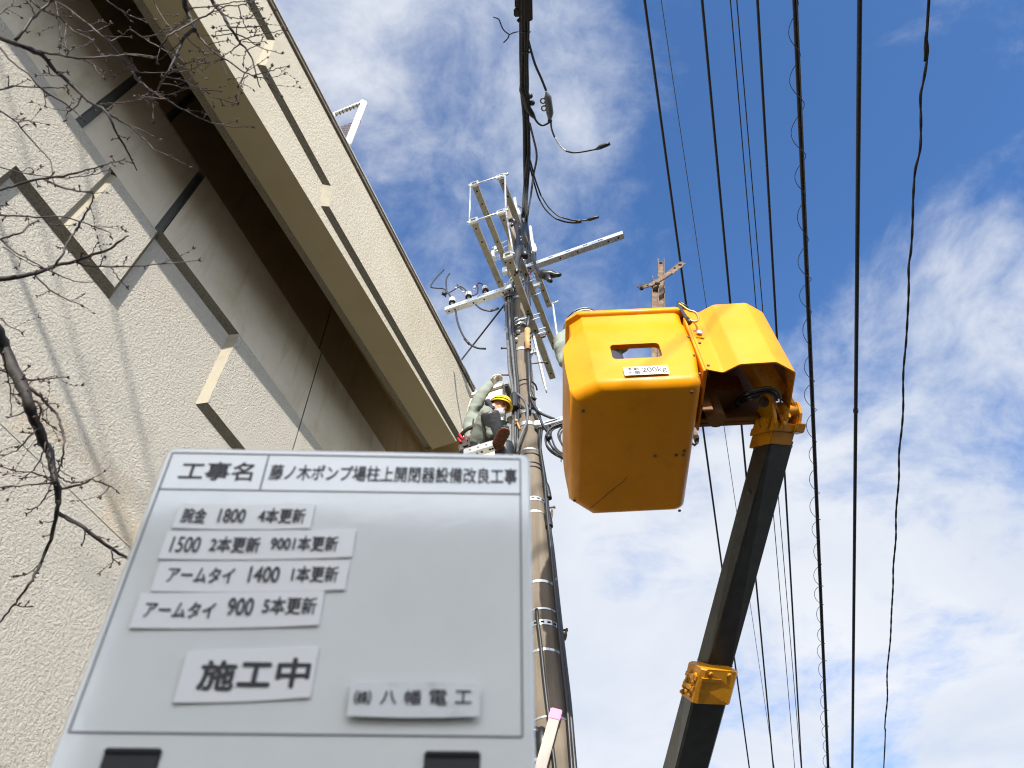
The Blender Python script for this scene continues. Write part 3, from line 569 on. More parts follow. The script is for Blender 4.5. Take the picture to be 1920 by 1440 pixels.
# arm ties between the far ends
def tie(p, q, r=.017):
    s = MB(); p, q = V(p), V(q); d = (q - p).normalized(); L = (q - p).length
    s.tube([p, p + d * .05, p + d * .12, q - d * .2, q - d * .05, q], [r * .55, r * .6, r, r, r * .55, r * .4], 10); s.build('arm_tie', 'galv', pole)
tie(arms['b'][1] + B * .06 - A * .02 + Z * .02, arms['d'][1] + B * .055 - A * .02)
s = MB(); p = arms['b'][1] + B * .06 - A * .02; s.tube([p - B * .02, p + B * .09], .010, 8); s.tube([p + B * .075, p + B * .09], .018, 6); s.build('tie_bolt', 'galv', pole)
tie(on_y(984, 560, PB.y - .14), on_y(1025, 736, PB.y + .30), .022)
# lateral arms
zl = 10.00; L0 = on_z(836, 583, zl); L1 = L0 + B * .97
make_arm('left', L0, L0 + B * .93, 'galv')
zr = 10.51; R1 = on_z(1169, 440, zr); make_arm('right', R1 - B * 1.50, R1, 'galv')
for k in (.18, .34, .5, .66, .8):
    s = MB(); s.obox(arms['right'][0] + (arms['right'][1] - arms['right'][0]) * k - A * .0402 + Z * .005, B * .03, A * .0008, Z * .006); s.build('slot_hole', 'hole', arms['right'][2])
s = MB()
for k in (.55,): s.obox(L0 + B * .93 * k - A * .0402 + Z * .02, B * .05, A * .0008, Z * .005)
s.build('slot_hole', 'hole', arms['left'][2])
# fixing bolts and bands where the arms meet the shaft
def ubolt(z, sidev, off, ln=.2, gap=.09):
    s = MB(); c = pc(z)
    for dz in (-gap / 2, gap / 2):
        p = c + A * off + Z * dz; s.tube([p - sidev * (pr(z) + .06), p + sidev * (pr(z) + ln)], .008, 8)
        s.tube([p + sidev * (pr(z) + .085), p + sidev * (pr(z) + .105)], .016, 6)
    s.obox(c + A * off + sidev * (pr(z) + .085), sidev * .006, A * .02, Z * (gap / 2 + .02))
    s.build('through_bolts', 'galv', pole)
for z in (ZL[1], ZL[2], ZL[3]):
    for off in (-.11, .11): ubolt(z, B, off)
for z in (ZL[1], ZL[2]): ubolt(z, -B, -.1, .26)
ubolt(9.98, -B, .05, .12)
for z, h in ((ZL[1], .05), (10.55, .05), (ZL[2] - .02, .05), (ZL[3], .05), (10.02, .05), (ZL[3] - .55, .05)):
    s = MB(); band(s, z, h, 0, .008)
    for sg in (-1, 1): s.obox(pc(z) + B * sg * (pr(z) + .035), B * .035, A * .012, Z * h / 2)
    for sg in (-1, 1): s.tube([pc(z) + B * sg * (pr(z) + .05) - A * .05, pc(z) + B * sg * (pr(z) + .05) + A * .05], .008, 6)
    s.build('arm_band', 'galv', pole)
# rusty spacer on the lower arm and a clutch of small fittings on the shaft
s = MB(); c = on_y(1012, 632, PB.y + .12); s.obox(c, B * .075, A * .012, Z * .028); s.tube([c - B * .05 + Z * .02, c + B * .09 + Z * .02], .012, 8); s.build('spacer', 'rust', pole)
s = MB()
for (x, y) in ((963, 628), (967, 637), (972, 622), (962, 601), (968, 598)): s = MB(); s.obox(pp(x, y, .13), (.022, 0, .004), (0, .02, 0), (0, 0, .018), 0, .004); s.build('shaft_fitting', 'galv', pole)
for a_, b_ in (((960, 606), (988, 592)), ((960, 612), (990, 600))): s = MB(); s.tube([pp(*a_, .13), pp(*b_, .13)], .009, 8); s.build('band_bolt', 'galv', pole)
s = MB(); p = pp(1003, 536, .05); s.obox(p, B * .07, A * .02, Z * .045); s.tube([p - B * .09 + Z * .03, p + B * .10 + Z * .03], .010, 8); s.build('arm_band', 'galv', pole)
s = MB(); s.obox(pp(933, 468, -.02), B * .05, A * .04, Z * .05, 0, .01); s.build('band_clamp', 'galv', pole); s = MB(); s.obox(pp(925, 478, -.02), B * .025, A * .03, Z * .10, 0, .008); s.tube([pp(922, 466, 0), pp(950, 452, 0)], .011, 8); s.tube([pp(926, 474, 0), pp(952, 461, 0)], .011, 8)
s.build('band_clamp', 'galv', pole); s = MB(); s.obox(pp(947, 508, .02), B * .035, A * .03, Z * .07, 0, .008)
s.build('band_clamp', 'galv', pole)
# bracket seat on which the worker sits, and the service bracket to the right
s = MB(); p = on_y(872, 852, 4.98); channel(s, p, p + B * .30, .075, .075); s.lathe(on_y(900, 838, 4.94), -A, [(0, .02), (.02, .02), (.02, .012), (.035, .012)], 8, 0); s.build('seat_bracket', ['galv', 'hole'], pole)
s = MB(); p = on_y(1062, 786, 5.0); q = on_y(1008, 802, 5.1); channel(s, q, p, .06, .06); s.obox((p + q) / 2 - A * .032, (p - q).normalized() * .07, A * .001, Z * .006, 1); s.build('service_bracket', ['galv', 'hole'], pole)
# ------------------------------------------------------------------ pin insulators on the left arm
ins = []
for px, py in ((847, 573), (877, 560), (908, 547)):
    s = MB(); base = on_z(px, py + 2, zl + .03); k = (base - L0).dot(B); base = L0 + B * k + Z * .115 - A * .01
    R = .043
    s.lathe(base, Z, [(0, .02, 2), (0, R, 2), (.012, R, 2), (.016, R * .55, 2), (.03, R * .6, 2), (.032, R, 0), (.045, R * 1.05, 1), (.055, R * 1.05, 0), (.060, R * .93, 0), (.072, R * 1.04, 0), (.080, R * .92, 0), (.092, R * 1.0, 0), (.100, R * .88, 0), (.112, R * .93, 0), (.124, R * .7, 0), (.132, R * .35, 0)], 24, 0)
    s.tube([base - Z * .125, base], .009, 8, 3); s.tube([base - Z * .095, base - Z * .08], .018, 6, 3)
    ins.append(base + Z * .13); s.build('pin_insulator', ['porcelain', 'red_band', 'rubber', 'galv'], arms['left'][2])
# bushings (cable heads) standing by the pole top
def cable_head(bx, by, tx, ty, off, sc=1.0):
    s = MB(); p = on_y(bx, by, PB.y - off); t = on_y(tx, ty, PB.y - off); ax = (t - p).normalized(); L = (t - p).length
    s.lathe(p, ax, [(0, .03, 2), (L * .30, .036, 2), (L * .36, .042, 1), (L * .40, .046, 0), (L * .42, .068 * sc, 0), (L * .47, .072 * sc, 0), (L * .50, .060 * sc, 0), (L * .54, .062 * sc, 0), (L * .57, .036, 0), (L * .60, .028, 0), (L * .98, .024, 0), (L, .012, 0)], 20, 0)
    s.build('cable_head', ['porcelain', 'galv', 'rubber'], pole)
cable_head(971, 428, 965, 371, .02); cable_head(1004, 508, 994, 424, .06, .85); cable_head(985, 470, 981, 410, .10, .55)
s = MB()
s.tube(smooth_line([pp(968, 425, 0.76), pp(972, 440, 0.80), pp(972, 455, 0.82)]), .034, 10); s.tube(smooth_line([pp(981, 420, 0.76), pp(979, 440, 0.81), pp(976, 460, 0.82)]), .026, 10)
s.tube([pp(972, 455, 0.82), pp(971, 470, 0.83), pp(970, 480, 0.83), pp(969, 487, 0.83), pp(968, 500, 0.84), pp(969, 508, 0.84), pp(969, 512, 0.84)], [.06, .068, .06, .048, .045, .034, .018], 12)
s.tube([pp(978, 464, 0.82), pp(984, 475, 0.83), pp(985, 482, 0.83)], [.03, .045, .035], 10)
s.tube([pp(953, 414, 0.76), pp(962, 412, 0.76), pp(966, 418, 0.76)], [.022, .04, .02], 8); s.tube([pp(958, 424, 0.76), pp(964, 418, 0.76)], [.018, .03], 8)
s.build('tee_connector', 'rubber', pole)
s = MB()
for (x, y) in ((976, 444), (977, 450), (982, 488), (969, 507), (974, 425)): s = MB(); s.ball(pp(x, y, .90), .011, 0, 6); s.build('bright_stud', 'galv', pole)
s = MB(); s.tube(smooth_line([pp(998, 478, 0.38), pp(1002, 492, 0.43), pp(1008, 506, 0.48), pp(1014, 514, 0.50)]), .022, 10)
s.tube([pp(1011, 512, 0.50), pp(1016, 514, 0.51), pp(1024, 516, 0.52), pp(1034, 514, 0.53), pp(1042, 516, 0.54), pp(1049, 515, 0.55), pp(1053, 515, 0.55)], [.025, .06, .066, .055, .034, .03, .016], 12)
s.tube([pp(1026, 518, 0.52), pp(1031, 526, 0.52), pp(1034, 528, 0.52)], [.045, .034, .02], 10); s.build('elbow_connector', 'rubber', pole)
s = MB(); s.tube([pp(990, 516, .22), pp(994, 513, .22)], .017, 8); s.build('red_marker', 'red_tape', pole)
s = MB(); s.tube(smooth_line([pp(994, 512, .2), pp(999, 506, .2), pp(1000, 494, .2), pp(996, 480, .15)]), .010, 6); s.build('marker_lead', 'cable_grey', pole)
s = MB()
for pts in (((969, 400), (962, 386), (950, 384), (947, 372), (958, 369)), ((948, 376), (952, 385), (960, 388)), ((972, 386), (980, 392), (984, 400)), ((953, 366), (950, 378), (956, 388))):
    s.tube(smooth_line([pp(x, y, .0) for x, y in pts]), .010, 6)
s.build('jumper_lead', 'cable', pole)
# ------------------------------------------------------------------ leads on the left arm
def zpl(x, y, z=zl + .12): return on_z(x, y, z)
def yln(pts, Y): return [on_y(x, y, Y) for x, y in pts]
YL = L0.y + .12
s = MB()
for pts, r in ((((832, 506), (822, 516), (811, 530), (808, 538), (817, 540), (830, 541), (836, 545), (842, 552), (847, 560)), .011), (((843, 513), (838, 520), (836, 530), (837, 540), (837, 547), (835, 556)), .011), (((835, 552), (845, 547), (855, 541), (862, 537), (870, 541), (876, 548)), .010),
            (((857, 534), (864, 541), (872, 549), (880, 553), (889, 553), (895, 549), (896, 540), (894, 535), (897, 531), (903, 532), (908, 538)), .010)):
    s.tube(smooth_line(yln(pts, YL)), r, 8)
s.lathe(on_y(832, 556, YL) - V((.0, .02, 0)), (0.5, -1, .4), [(0, .02), (.0, .034), (.04, .034), (.05, .02)], 12, 0)
s.build('jumper_lead', 'cable', pole)
s = MB(); s.lathe(on_y(889, 543, YL), (.3, -.6, .7), [(0, .02), (.01, .026), (.05, .022), (.06, .012)], 12, 0); s.ball(on_y(855, 540, YL - .012), .012, 0, 6); s.lathe(on_y(869, 549, YL), (.5, -.7, .5), [(0, .01), (.005, .036), (.016, .036), (.02, .015)], 14, 0); s.build('lead_clamp', 'galv', pole)
s = MB(); s.tube(yln(((893, 536), (895, 533)), YL - .01), .013, 8); s.build('red_marker', 'red_tape', pole)
s = MB(); s.tube(smooth_line(yln(((854, 582), (858, 604), (866, 625), (877, 642), (887, 649), (897, 653), (911, 654)), 5.05)), .012, 8); s.tube(yln(((871, 635), (880, 645)), 5.05), .017, 8)
s.tube(smooth_line(yln(((892, 571), (900, 578), (910, 582), (922, 583), (935, 578)), 5.05)), .011, 8); s.tube(yln(((920, 583), (935, 578)), 5.05), .016, 8); s.build('hanging_lead', 'cable', pole)
s = MB(); p0 = pp(947, 570, .1); p1 = on_y(852, 692, 6.3); s.tube([p0, p1], .012, 8); s.tube([pp(944, 573, .1), pp(947, 583, .1)], .010, 6); s.build('stay_lead', 'cable', pole)
# ------------------------------------------------------------------ riser cables strapped to the shaft
def riser(pts, r, m='cable', off=.13, name='riser_cable'):
    s = MB(); s.tube(smooth_line([pp(x, y, off) for x, y in pts]), r, 10); return s.build(name, m, pole)
riser(((952, 530), (949, 560), (950, 600), (953, 650), (955, 690), (960, 720), (962, 750), (962, 850)), .019, 'cable_grey', .11)
riser(((956, 528), (954, 560), (956, 600), (960, 650), (965, 700), (967, 740), (967, 850)), .019, 'cable_grey', .14)
riser(((962, 530), (960, 560), (961, 600), (965, 650), (968, 690), (972, 740), (969, 850)), .017, 'cable', .16)
riser(((948, 540), (950, 580), (957, 620), (958, 680), (962, 720), (966, 760), (963, 850)), .015, 'cable', .09)
s = MB(); s.tube([pp(964, 742, .18), pp(965, 766, .18)], .045, 14, 0, True, False); s.tube([pp(963.5, 737, .18), pp(964, 742.5, .18)], [.022, .045], 14, 0, True, False); s.build('cable_sleeve', 'rubber', pole)
s = MB(); s.tube(smooth_line([pp(947, 552, .14), pp(951, 548, .18), pp(958, 546, .19), pp(962, 549, .18)]), .022, 8); s.tube(smooth_line([pp(944, 553, .14), pp(950, 555, .19), pp(958, 553, .19), pp(964, 546, .18)]), .016, 8); s.tube(smooth_line([pp(960, 545, .17), pp(966, 540, .19), pp(969, 534, .18)]), .012, 8); s.build('cable_tie_knot', 'rubber', pole)
riser(((969, 738), (978, 745), (985, 755), (989, 768), (988, 790), (982, 805), (974, 825), (969, 850)), .014, 'cable_grey', .20, 'loop_cable')
riser(((965, 745), (973, 756), (977, 766)), .010, 'cable', .19, 'loop_cable')
s = MB(); s.tube(smooth_line([pp(966, 721, .13), pp(975, 713, .16), pp(986, 711, .16), pp(996, 715, .14), pp(1004, 722, .08), pp(1007, 732, .03)]), .010, 8); s.build('loop_cable', 'cable', pole)
riser(((994, 745), (1000, 758), (1008, 770), (1018, 777), (1035, 784), (1048, 789), (1058, 789)), .015, 'cable', .18, 'branch_cable')
riser(((990, 760), (1002, 766), (1010, 776), (1014, 790), (1020, 800), (1027, 810)), .016, 'cable', .15, 'branch_cable')
riser(((1014, 790), (1011, 820), (1014, 850), (1019, 880), (1023, 905), (1026, 940), (1030, 985), (1036, 1030), (1042, 1085), (1050, 1160), (1059, 1240), (1068, 1320), (1078, 1440), (1092, 1600)), .017, 'cable', .10)
riser(((1016, 800), (1013, 840), (1017, 870), (1021, 900), (1024, 940), (1028, 985), (1033, 1030), (1038, 1085), (1046, 1160), (1054, 1240), (1063, 1320), (1072, 1440), (1086, 1600)), .014, 'cable', .13)
riser(((1021, 905), (1026, 915), (1030, 935)), .026, 'rubber', .10, 'cable_joint'); riser(((1026, 962), (1029, 978), (1030, 988)), .034, 'rubber', .10, 'cable_joint')
riser(((1006, 1142), (1009, 1170), (1014, 1210), (1020, 1270), (1027, 1330), (1033, 1380), (1040, 1440), (1052, 1560)), .014, 'cable', .16)
s = MB()
for (x, y) in ((1057, 1188), (1031, 962)): s.tube(smooth_line([pp(x - 5, y + 6, .06), pp(x + 1, y + 12, .06), pp(x + 4, y + 4, .06), pp(x + 4, y - 6, .06)]), .010, 6); s.ball(pp(x, y + 3, .06), .022, 0, 6)
s.build('cable_hook', 'rust', pole)
s = MB(); s.tube([pp(969, 790, .19), pp(975, 806, .19)], .011, 8); s.ball(pp(968, 789, .2), .02, 0, 6); s.build('timber_peg', 'orange_guard', pole)
# service cable coil on the right-hand bracket
s = MB()
outer_ = ((1066, 789), (1046, 796), (1031, 805), (1024, 818), (1026, 832), (1035, 846), (1050, 856), (1072, 864), (1094, 852), (1102, 826), (1090, 800), (1068, 790))
inner_c = ((1070, 794), (1054, 801), (1046, 813), (1048, 827), (1058, 838), (1074, 844), (1088, 832), (1090, 812), (1076, 797))
for k, (base_, dx, dy) in enumerate(((outer_, 0, 0), (outer_, 3, -3), (outer_, 5, 2), (outer_, 8, -6), (inner_c, 0, 0), (inner_c, 3, 3), (outer_, 1, 4))):
    s.tube(smooth_line([on_y(x + dx + 1.5 * math.sin(i * 1.3 + k), y + dy + 1.5 * math.cos(i * 1.7 + k), 4.96 + .012 * k) for i, (x, y) in enumerate(base_)], 3), .0095, 8)
s.tube([on_y(1026, 817, 4.94), on_y(1031, 822, 4.94)], .026, 8); s.tube([on_y(1052, 856, 4.98), on_y(1052, 866, 4.98)], .005, 5)
tag(s.build('cable_coil', 'cable'), 'loose coil of black service cable hanging from the pole bracket beside the bucket', 'cable coil')
# ------------------------------------------------------------------ overhead bundle running to the pole top
ob = thing('overhead_cable_bundle', on_z(985, 470, 11.0), 'thick bundle of black power cables with splices dropping to the top of the utility pole', 'power cables')
ZB = 10.9
def bz(x, y, z=ZB): return on_z(x, y, z)
tail = lambda x, z: [V((x + .2, -18, z + 1.0)), V((x + .05, -6, z + .45))]
def strand(pts, r, pole_pts=(), m='cable', nm='cable', far=None):
    P = [bz(x, y) for x, y in pts] + [pp(x, y, o) for x, y, o in pole_pts]
    P = smooth_line(P, 3)
    if far is not None: P = [V((P[0].x - .25, -22, P[0].z + 1.5)), V((P[0].x - .08, -6, P[0].z + .55))] + P
    s = MB(); s.tube(P, r, 10); return s.build(nm, m, ob)
strand(((978, -30), (979, 60), (979, 110), (978, 165), (983, 220), (984, 300), (985, 360)), .024, ((984, 400, .12), (987, 440, .2), (990, 480, .25), (988, 540, .26), (992, 570, .25), (989, 620, .22)), far=1)
strand(((983, -30), (984, 60), (985, 110), (984, 150), (986, 190), (989, 230), (990, 290), (984, 350)), .022, ((980, 400, .15), (977, 430, .2)), far=1)
strand(((990, -30), (990, 60), (988, 110), (989, 160), (988, 200), (991, 240), (992, 300), (988, 360)), .020, ((987, 410, .15), (992, 450, .2), (998, 480, .2)), far=1)
strand(((975, -30), (976, 50), (976, 100), (977, 140), (978, 165)), .018, far=1)
strand(((993, 230), (999, 255), (1005, 280), (1006, 300), (1000, 330), (995, 370)), .014, ((990, 400, .1), (986, 440, .15), (984, 480, .2)), 'cable_grey')
strand(((988, 290), (998, 330), (1008, 365), (1013, 377)), .011); strand(((1013, 377), (1022, 392), (1035, 405), (1042, 410)), .010, (), 'cable_grey')
strand(((1042, 410), (1060, 416), (1080, 418), (1090, 417)), .012)
strand(((994, 300), (1003, 335), (1014, 366)), .011); strand(((1014, 366), (1028, 388), (1045, 404), (1055, 408)), .009, (), 'cable_grey'); strand(((1055, 408), (1075, 413), (1098, 413), (1108, 411)), .011)
s = MB(); s.tube([bz(1078, 418), bz(1084, 416), bz(1091, 413)], [.014, .026, .016], 10); s.tube([bz(1100, 413), bz(1106, 411), bz(1120, 407), bz(1123, 406)], [.014, .027, .022, .016], 10)
s.tube([bz(1118, 280), bz(1125, 276), bz(1138, 271), bz(1144, 269)], [.014, .03, .028, .022], 10); s.build('end_cap', 'rubber', ob)
s = MB(); s.tube([bz(977, 160), bz(978, 168), bz(983, 178), bz(987, 190), bz(989, 203), bz(998, 215), bz(1003, 222)], [.02, .034, .046, .05, .046, .034, .016], 12)
for (x, y) in ((994, 180), (998, 193)): s.ball(bz(x, y), .034, 0, 7)
s.build('splice_sleeve', 'rubber', ob)
strand(((987, 60), (993, 85), (1003, 120), (1014, 145), (1024, 170)), .015)
s = MB(); s.tube([bz(1025, 172), bz(1026, 178), bz(1027, 182), bz(1031, 212), bz(1031, 218), bz(1030, 226)], [.018, .03, .046, .046, .034, .018], 12)
for (x, y) in ((1018, 189), (1020, 203)):
    s.tube([bz(x, y) + V((math.cos(a) * .03, .0, math.sin(a) * .0)) + V((0, math.sin(a) * .03, 0)) for a in [i * math.pi / 5 for i in range(11)]], .010, 6)
s.build('splice_clamp', 'cable_grey', ob)
strand(((1002, 221), (1008, 230), (1016, 235), (1024, 233), (1032, 228)), .013); strand(((1033, 230), (1034, 240), (1037, 250), (1040, 257)), .012, (), 'cable_grey')
strand(((1040, 257), (1046, 268), (1054, 278), (1061, 283)), .010, (), 'porcelain'); strand(((1061, 283), (1075, 286), (1095, 284), (1120, 279)), .012)
s = MB(); s.ball(bz(1031, 227), .03, 0, 7); s.build('tie_knot', 'rubber', ob)
strand(((925, 32), (935, 36), (940, 48), (945, 57), (955, 64), (963, 61), (972, 59)), .008, (), 'cable', 'loose_tail'); strand(((955, 64), (952, 72), (944, 80)), .008, (), 'cable', 'loose_tail')
s = MB()
for (x, y, w_, h_) in ((990, 10, .05, .16), (970, 6, .03, .05), (969, 23, .035, .045), (972, 38, .02, .02)): s.obox(bz(x, y), (w_, 0, 0), (0, h_, 0), (0, 0, .03), 0, .012)
for (x, y) in ((985, 60), (986, 98)): s.tube([bz(x, y) + V((math.cos(a) * .055, 0, math.sin(a) * .03)) for a in [i * math.pi / 6 for i in range(13)]], .010, 6)
s.build('cable_clamp', 'rubber', ob)
s = MB(); s.tube([pp(989, 618, .24), pp(990, 657, .24)], .036, 12); 
for k in range(4): s.obox(pp(994.5, 625 + 8 * k, .275), (.007, 0, 0), (0, .006, 0), (0, 0, .012), 1)
s.build('cable_guard', ['orange_guard', 'hole'], ob)
s = MB(); s.tube(smooth_line([pp(990, 655, .24), pp(992, 690, .22), pp(993, 720, .2), pp(994, 740, .18), pp(996, 752, .16), pp(993, 772, .15)]), [.026] * 8 + [.018] * 13, 10); s.tube(smooth_line([pp(995, 735, .18), pp(999, 745, .17), pp(1005, 750, .15)]), .02, 8); s.build('cable', 'rubber', ob)
# ================================================================== AERIAL LIFT
lift = thing('aerial_lift', (-0.2, 11.6, 0), 'yellow aerial work platform with open bucket on a black telescopic boom', 'aerial lift')
def corner(cx, cy, sx, sy, n=6, chamfer=False, k=0.22):
    """points round a corner; sx, sy signed sizes towards the inside"""
    out = []
    for i in range(n):
        t = i / (n - 1)
        if chamfer:
            # straight chamfer whose two ends are eased
            x = (1 - t); y = t
            e = k * math.sin(math.pi * t) ; x *= (1 - e * .55); y *= (1 - e * .55)
            out.append((cx + sx * (1 - t), cy + sy * t, t))
        else:
            a = t * math.pi / 2; out.append((cx + sx * (1 - math.sin(a)), cy + sy * (1 - math.cos(a)), t))
    return out
def ring(x0, x1, y0, y1, z, fl, bl, r, grow=0.0):
    x0 -= grow; x1 += grow; y0 -= grow; y1 += grow
    pts = []
    c = corner(x0, y0, fl[0], fl[1], 6, True); pts += [(x0, y0 + fl[1] * 1.0, 0)] if False else []
    # front-left (chamfer): from left side to front side
    pts += [(x0 + fl[0] * t, y0 + fl[1] * (1 - t), z) for t in (0, .08, .35, .65, .92, 1)]
    # front-right: from front to right
    pts += [(x1 - r + r * math.sin(a), y0 + r - r * math.cos(a), z) for a in [i * math.pi / 10 for i in range(6)]]
    # back-right
    pts += [(x1 - r + r * math.cos(a), y1 - r + r * math.sin(a), z) for a in [i * math.pi / 10 for i in range(6)]]
    # back-left chamfer
    pts += [(x0 + bl[0] * (1 - t), y1 - bl[1] * t, z) for t in (0, .08, .35, .65, .92, 1)]
    return [V(p) for p in pts]
fl_n, bl_n = (.085, .06), (.08, .07)
fl_b, bl_b = (.165, .085), (.15, .14)
neck = (.412, 1.165, 2.805, 3.93); body = (.343, 1.172, 2.79, 3.955); foot = (.352, 1.150, 2.80, 3.945)
def body_ring(p, z, fl, bl, r=.05, g=0): return ring(*p, z, fl, bl, r, g)
outer_r = [body_ring(neck, 5.915, fl_n, bl_n, .06, -.006), body_ring(neck, 5.921, fl_n, bl_n, .06, .010), body_ring(neck, 5.912, fl_n, bl_n, .06, .026), body_ring(neck, 5.884, fl_n, bl_n, .06, .028), body_ring(neck, 5.876, fl_n, bl_n, .06, .018), body_ring(neck, 5.870, fl_n, bl_n, .06, .004),
    body_ring(neck, 5.80, fl_n, bl_n, .06), body_ring(neck, 5.735, fl_n, bl_n, .06, .003), body_ring(neck, 5.722, fl_n, bl_n, .055, .008), body_ring((.352, 1.172, 2.792, 3.95), 5.63, fl_b, bl_b, .05), body_ring(body, 5.60, fl_b, bl_b), body_ring(body, 5.40, fl_b, bl_b), body_ring(foot, 5.225, fl_b, bl_b, .055)] + [body_ring(foot, 5.100 + .078 * (1 - math.sin(t)), fl_b, bl_b, .055, -.070 * (1 - math.cos(t))) for t in [math.pi / 2 * i / 8 for i in range(9)]]
inner_r = [body_ring(neck, 5.915, fl_n, bl_n, .05, -.03), body_ring(neck, 5.72, fl_n, bl_n, .05, -.03), body_ring(body, 5.58, fl_b, bl_b, .04, -.035), body_ring(foot, 5.20, fl_b, bl_b, .04, -.035), body_ring((.44, 1.08, 2.87, 3.87), 5.135, (.15, .11), bl_b, .04)]
s = MB(); s.loft(list(reversed(outer_r)) + inner_r, 0, True)
bk = s.build('bucket', 'yellow', lift)
def boolean_cut(o, cutter):
    md = o.modifiers.new('cut', 'BOOLEAN'); md.operation = 'DIFFERENCE'; md.object = cutter; md.solver = 'EXACT'
    dg = bpy.context.evaluated_depsgraph_get(); me = bpy.data.meshes.new_from_object(o.evaluated_get(dg)); old = o.data
    o.modifiers.clear(); o.data = me; bpy.data.meshes.remove(old); cm = cutter.data; bpy.data.objects.remove(cutter); bpy.data.meshes.remove(cm)
def shade_by_angle(o, ang=32):
    me = o.data; bm = bmesh.new(); bm.from_mesh(me)
    for f in bm.faces: f.smooth = True
    for e in bm.edges: e.smooth = not (len(e.link_faces) == 2 and e.calc_face_angle(0) > math.radians(ang))
    bm.to_mesh(me); bm.free()
w0 = on_y(1145, 646, 2.79); w1 = on_y(1238, 643, 2.79); w2 = on_y(1147, 675, 2.79); w3 = on_y(1239, 667, 2.79)
s = MB(); xw0, xw1, zw1, zw0 = (w0.x + w2.x) / 2, (w1.x + w3.x) / 2, (w0.z + w1.z) / 2, (w2.z + w3.z) / 2
rr = .028; P = []
for cx, cz, a0 in ((xw1 - rr, zw1 - rr, 0), (xw0 + rr, zw1 - rr, 90), (xw0 + rr, zw0 + rr, 180), (xw1 - rr, zw0 + rr, 270)):
    P += [(cx + rr * math.cos(math.radians(a0 + i * 18)), cz + rr * math.sin(math.radians(a0 + i * 18))) for i in range(6)]
s.loft([[V((x, 2.70, z)) for x, z in P], [V((x, 2.90, z)) for x, z in P]])
boolean_cut(bk, s.build('cutter', 'yellow')); shade_by_angle(bk, 60)
# load sticker
q0 = on_y(1168, 690, 2.787); q1 = on_y(1250, 684, 2.787); q2 = on_y(1169, 704, 2.787)
sx0, sx1, sz1, sz0 = q0.x, q1.x, q0.z + .004, q2.z - .004
yst = 2.7855
s = MB(); s.obox(((sx0 + sx1) / 2, yst, (sz0 + sz1) / 2), ((sx1 - sx0) / 2, 0, 0), (0, .0012, 0), (0, 0, (sz1 - sz0) / 2)); st_ = s.build('load_sticker', 'sticker', bk)
s = MB(); O = V((sx0, yst - .0022, sz1)); wS, hS = sx1 - sx0, sz1 - sz0
for t, x0, x1, y0, y1 in (('積', .05, .19, .12, .46), ('載', .22, .37, .12, .46), ('荷', .05, .19, .54, .88), ('重', .22, .37, .54, .88)): text_mesh(s, t, O, (1, 0, 0), (0, 0, -1), wS * x0, hS * y0, wS * x1, hS * y1, .0)
text_mesh(s, '200kg', O, (1, 0, 0), (0, 0, -1), wS * .41, hS * .16, wS * .96, hS * .90, .014); s.build('lettering', 'ink', st_)
# bolts and drain screws of the bucket
s = MB()
for (x, y) in ((1093, 771), (1077, 938), (1274, 957), (1228, 855), (1283, 845), (1268, 853), (1281, 853), (1297, 735)):
    p = on_z(x, y, 5.0985); s.lathe(p, -Z, [(0, .011), (.005, .011), (.006, .006)], 8)
s.build('floor_screw', 'rust', bk)
# cracked scuff across the floor of the bucket
s = MB(); P_ = [on_z(x, y, 5.0985) for x, y in ((1104, 955), (1112, 949), (1126, 938), (1140, 925), (1155, 913), (1168, 904), (1175, 895))]
for a_, b_ in zip(P_[:-1], P_[1:]): s.bar(a_, b_ + (b_ - a_).normalized() * .002, .004, .0012, Z)
s.build('scuff', 'rust', bk)
# mount flange between bucket and cover
s = MB(); s.box((1.168, 2.795, 5.20), (1.182, 2.93, 5.80), 0, .003); s.box((1.186, 2.80, 5.22), (1.200, 3.3, 5.94), 0, .003); s.build('mount_flange', 'yellow', lift)
s = MB()
for (x, y, w_) in ((1290, 632, .006), (1301, 666, .006), (1312, 701, .006), (1312, 643, .006), (1328, 685, .006)):
    p = on_y(x, y, 2.80 if w_ < 1 else 2.83); s.lathe(p + V((0, .004, 0)), (0, -1, 0), [(0, .010), (.008, .010), (.009, .006)], 6)
p = on_y(1311, 624, 2.84); s.lathe(p, (0.1, -1, 0), [(0, .014), (.006, .022), (.010, .022), (.012, .008)], 14, 1)
s.obox(on_y(1311, 630, 2.852), (.03, .004, 0), (0, .004, 0), (0, 0, .022), 2)
s.build('flange_bolts', ['rust', 'galv', 'yellow'], lift)
# octagonal cover over the jib head
path = [(1.200, 2.842), (1.316, 2.876), (1.412, 2.817), (1.638, 2.813), (1.775, 2.902), (1.792, 3.19)]
zc0, zc1 = 5.278, 5.975
s = MB()
def offp(i, d):
    p = V(path[i]).to_3d(); a = V(path[max(i - 1, 0)]).to_3d(); b = V(path[min(i + 1, len(path) - 1)]).to_3d(); t = (b - a).normalized(); n = V((-t.y, t.x, 0)); return p + n * d
prev = None
outl = []
for i in range(len(path)):                       # slightly rounded folds
    p = V(path[i]).to_3d()
    if 0 < i < len(path) - 1:
        a = (V(path[i - 1]).to_3d() - p).normalized() * .014; b = (V(path[i + 1]).to_3d() - p).normalized() * .014
        outl += [p + a, p + (a + b) * .28, p + b]
    else: outl.append(p)
ctr = V((1.5, 3.2, 0))
inn = [p + (ctr - p).normalized() * .010 for p in outl]
n = len(outl)
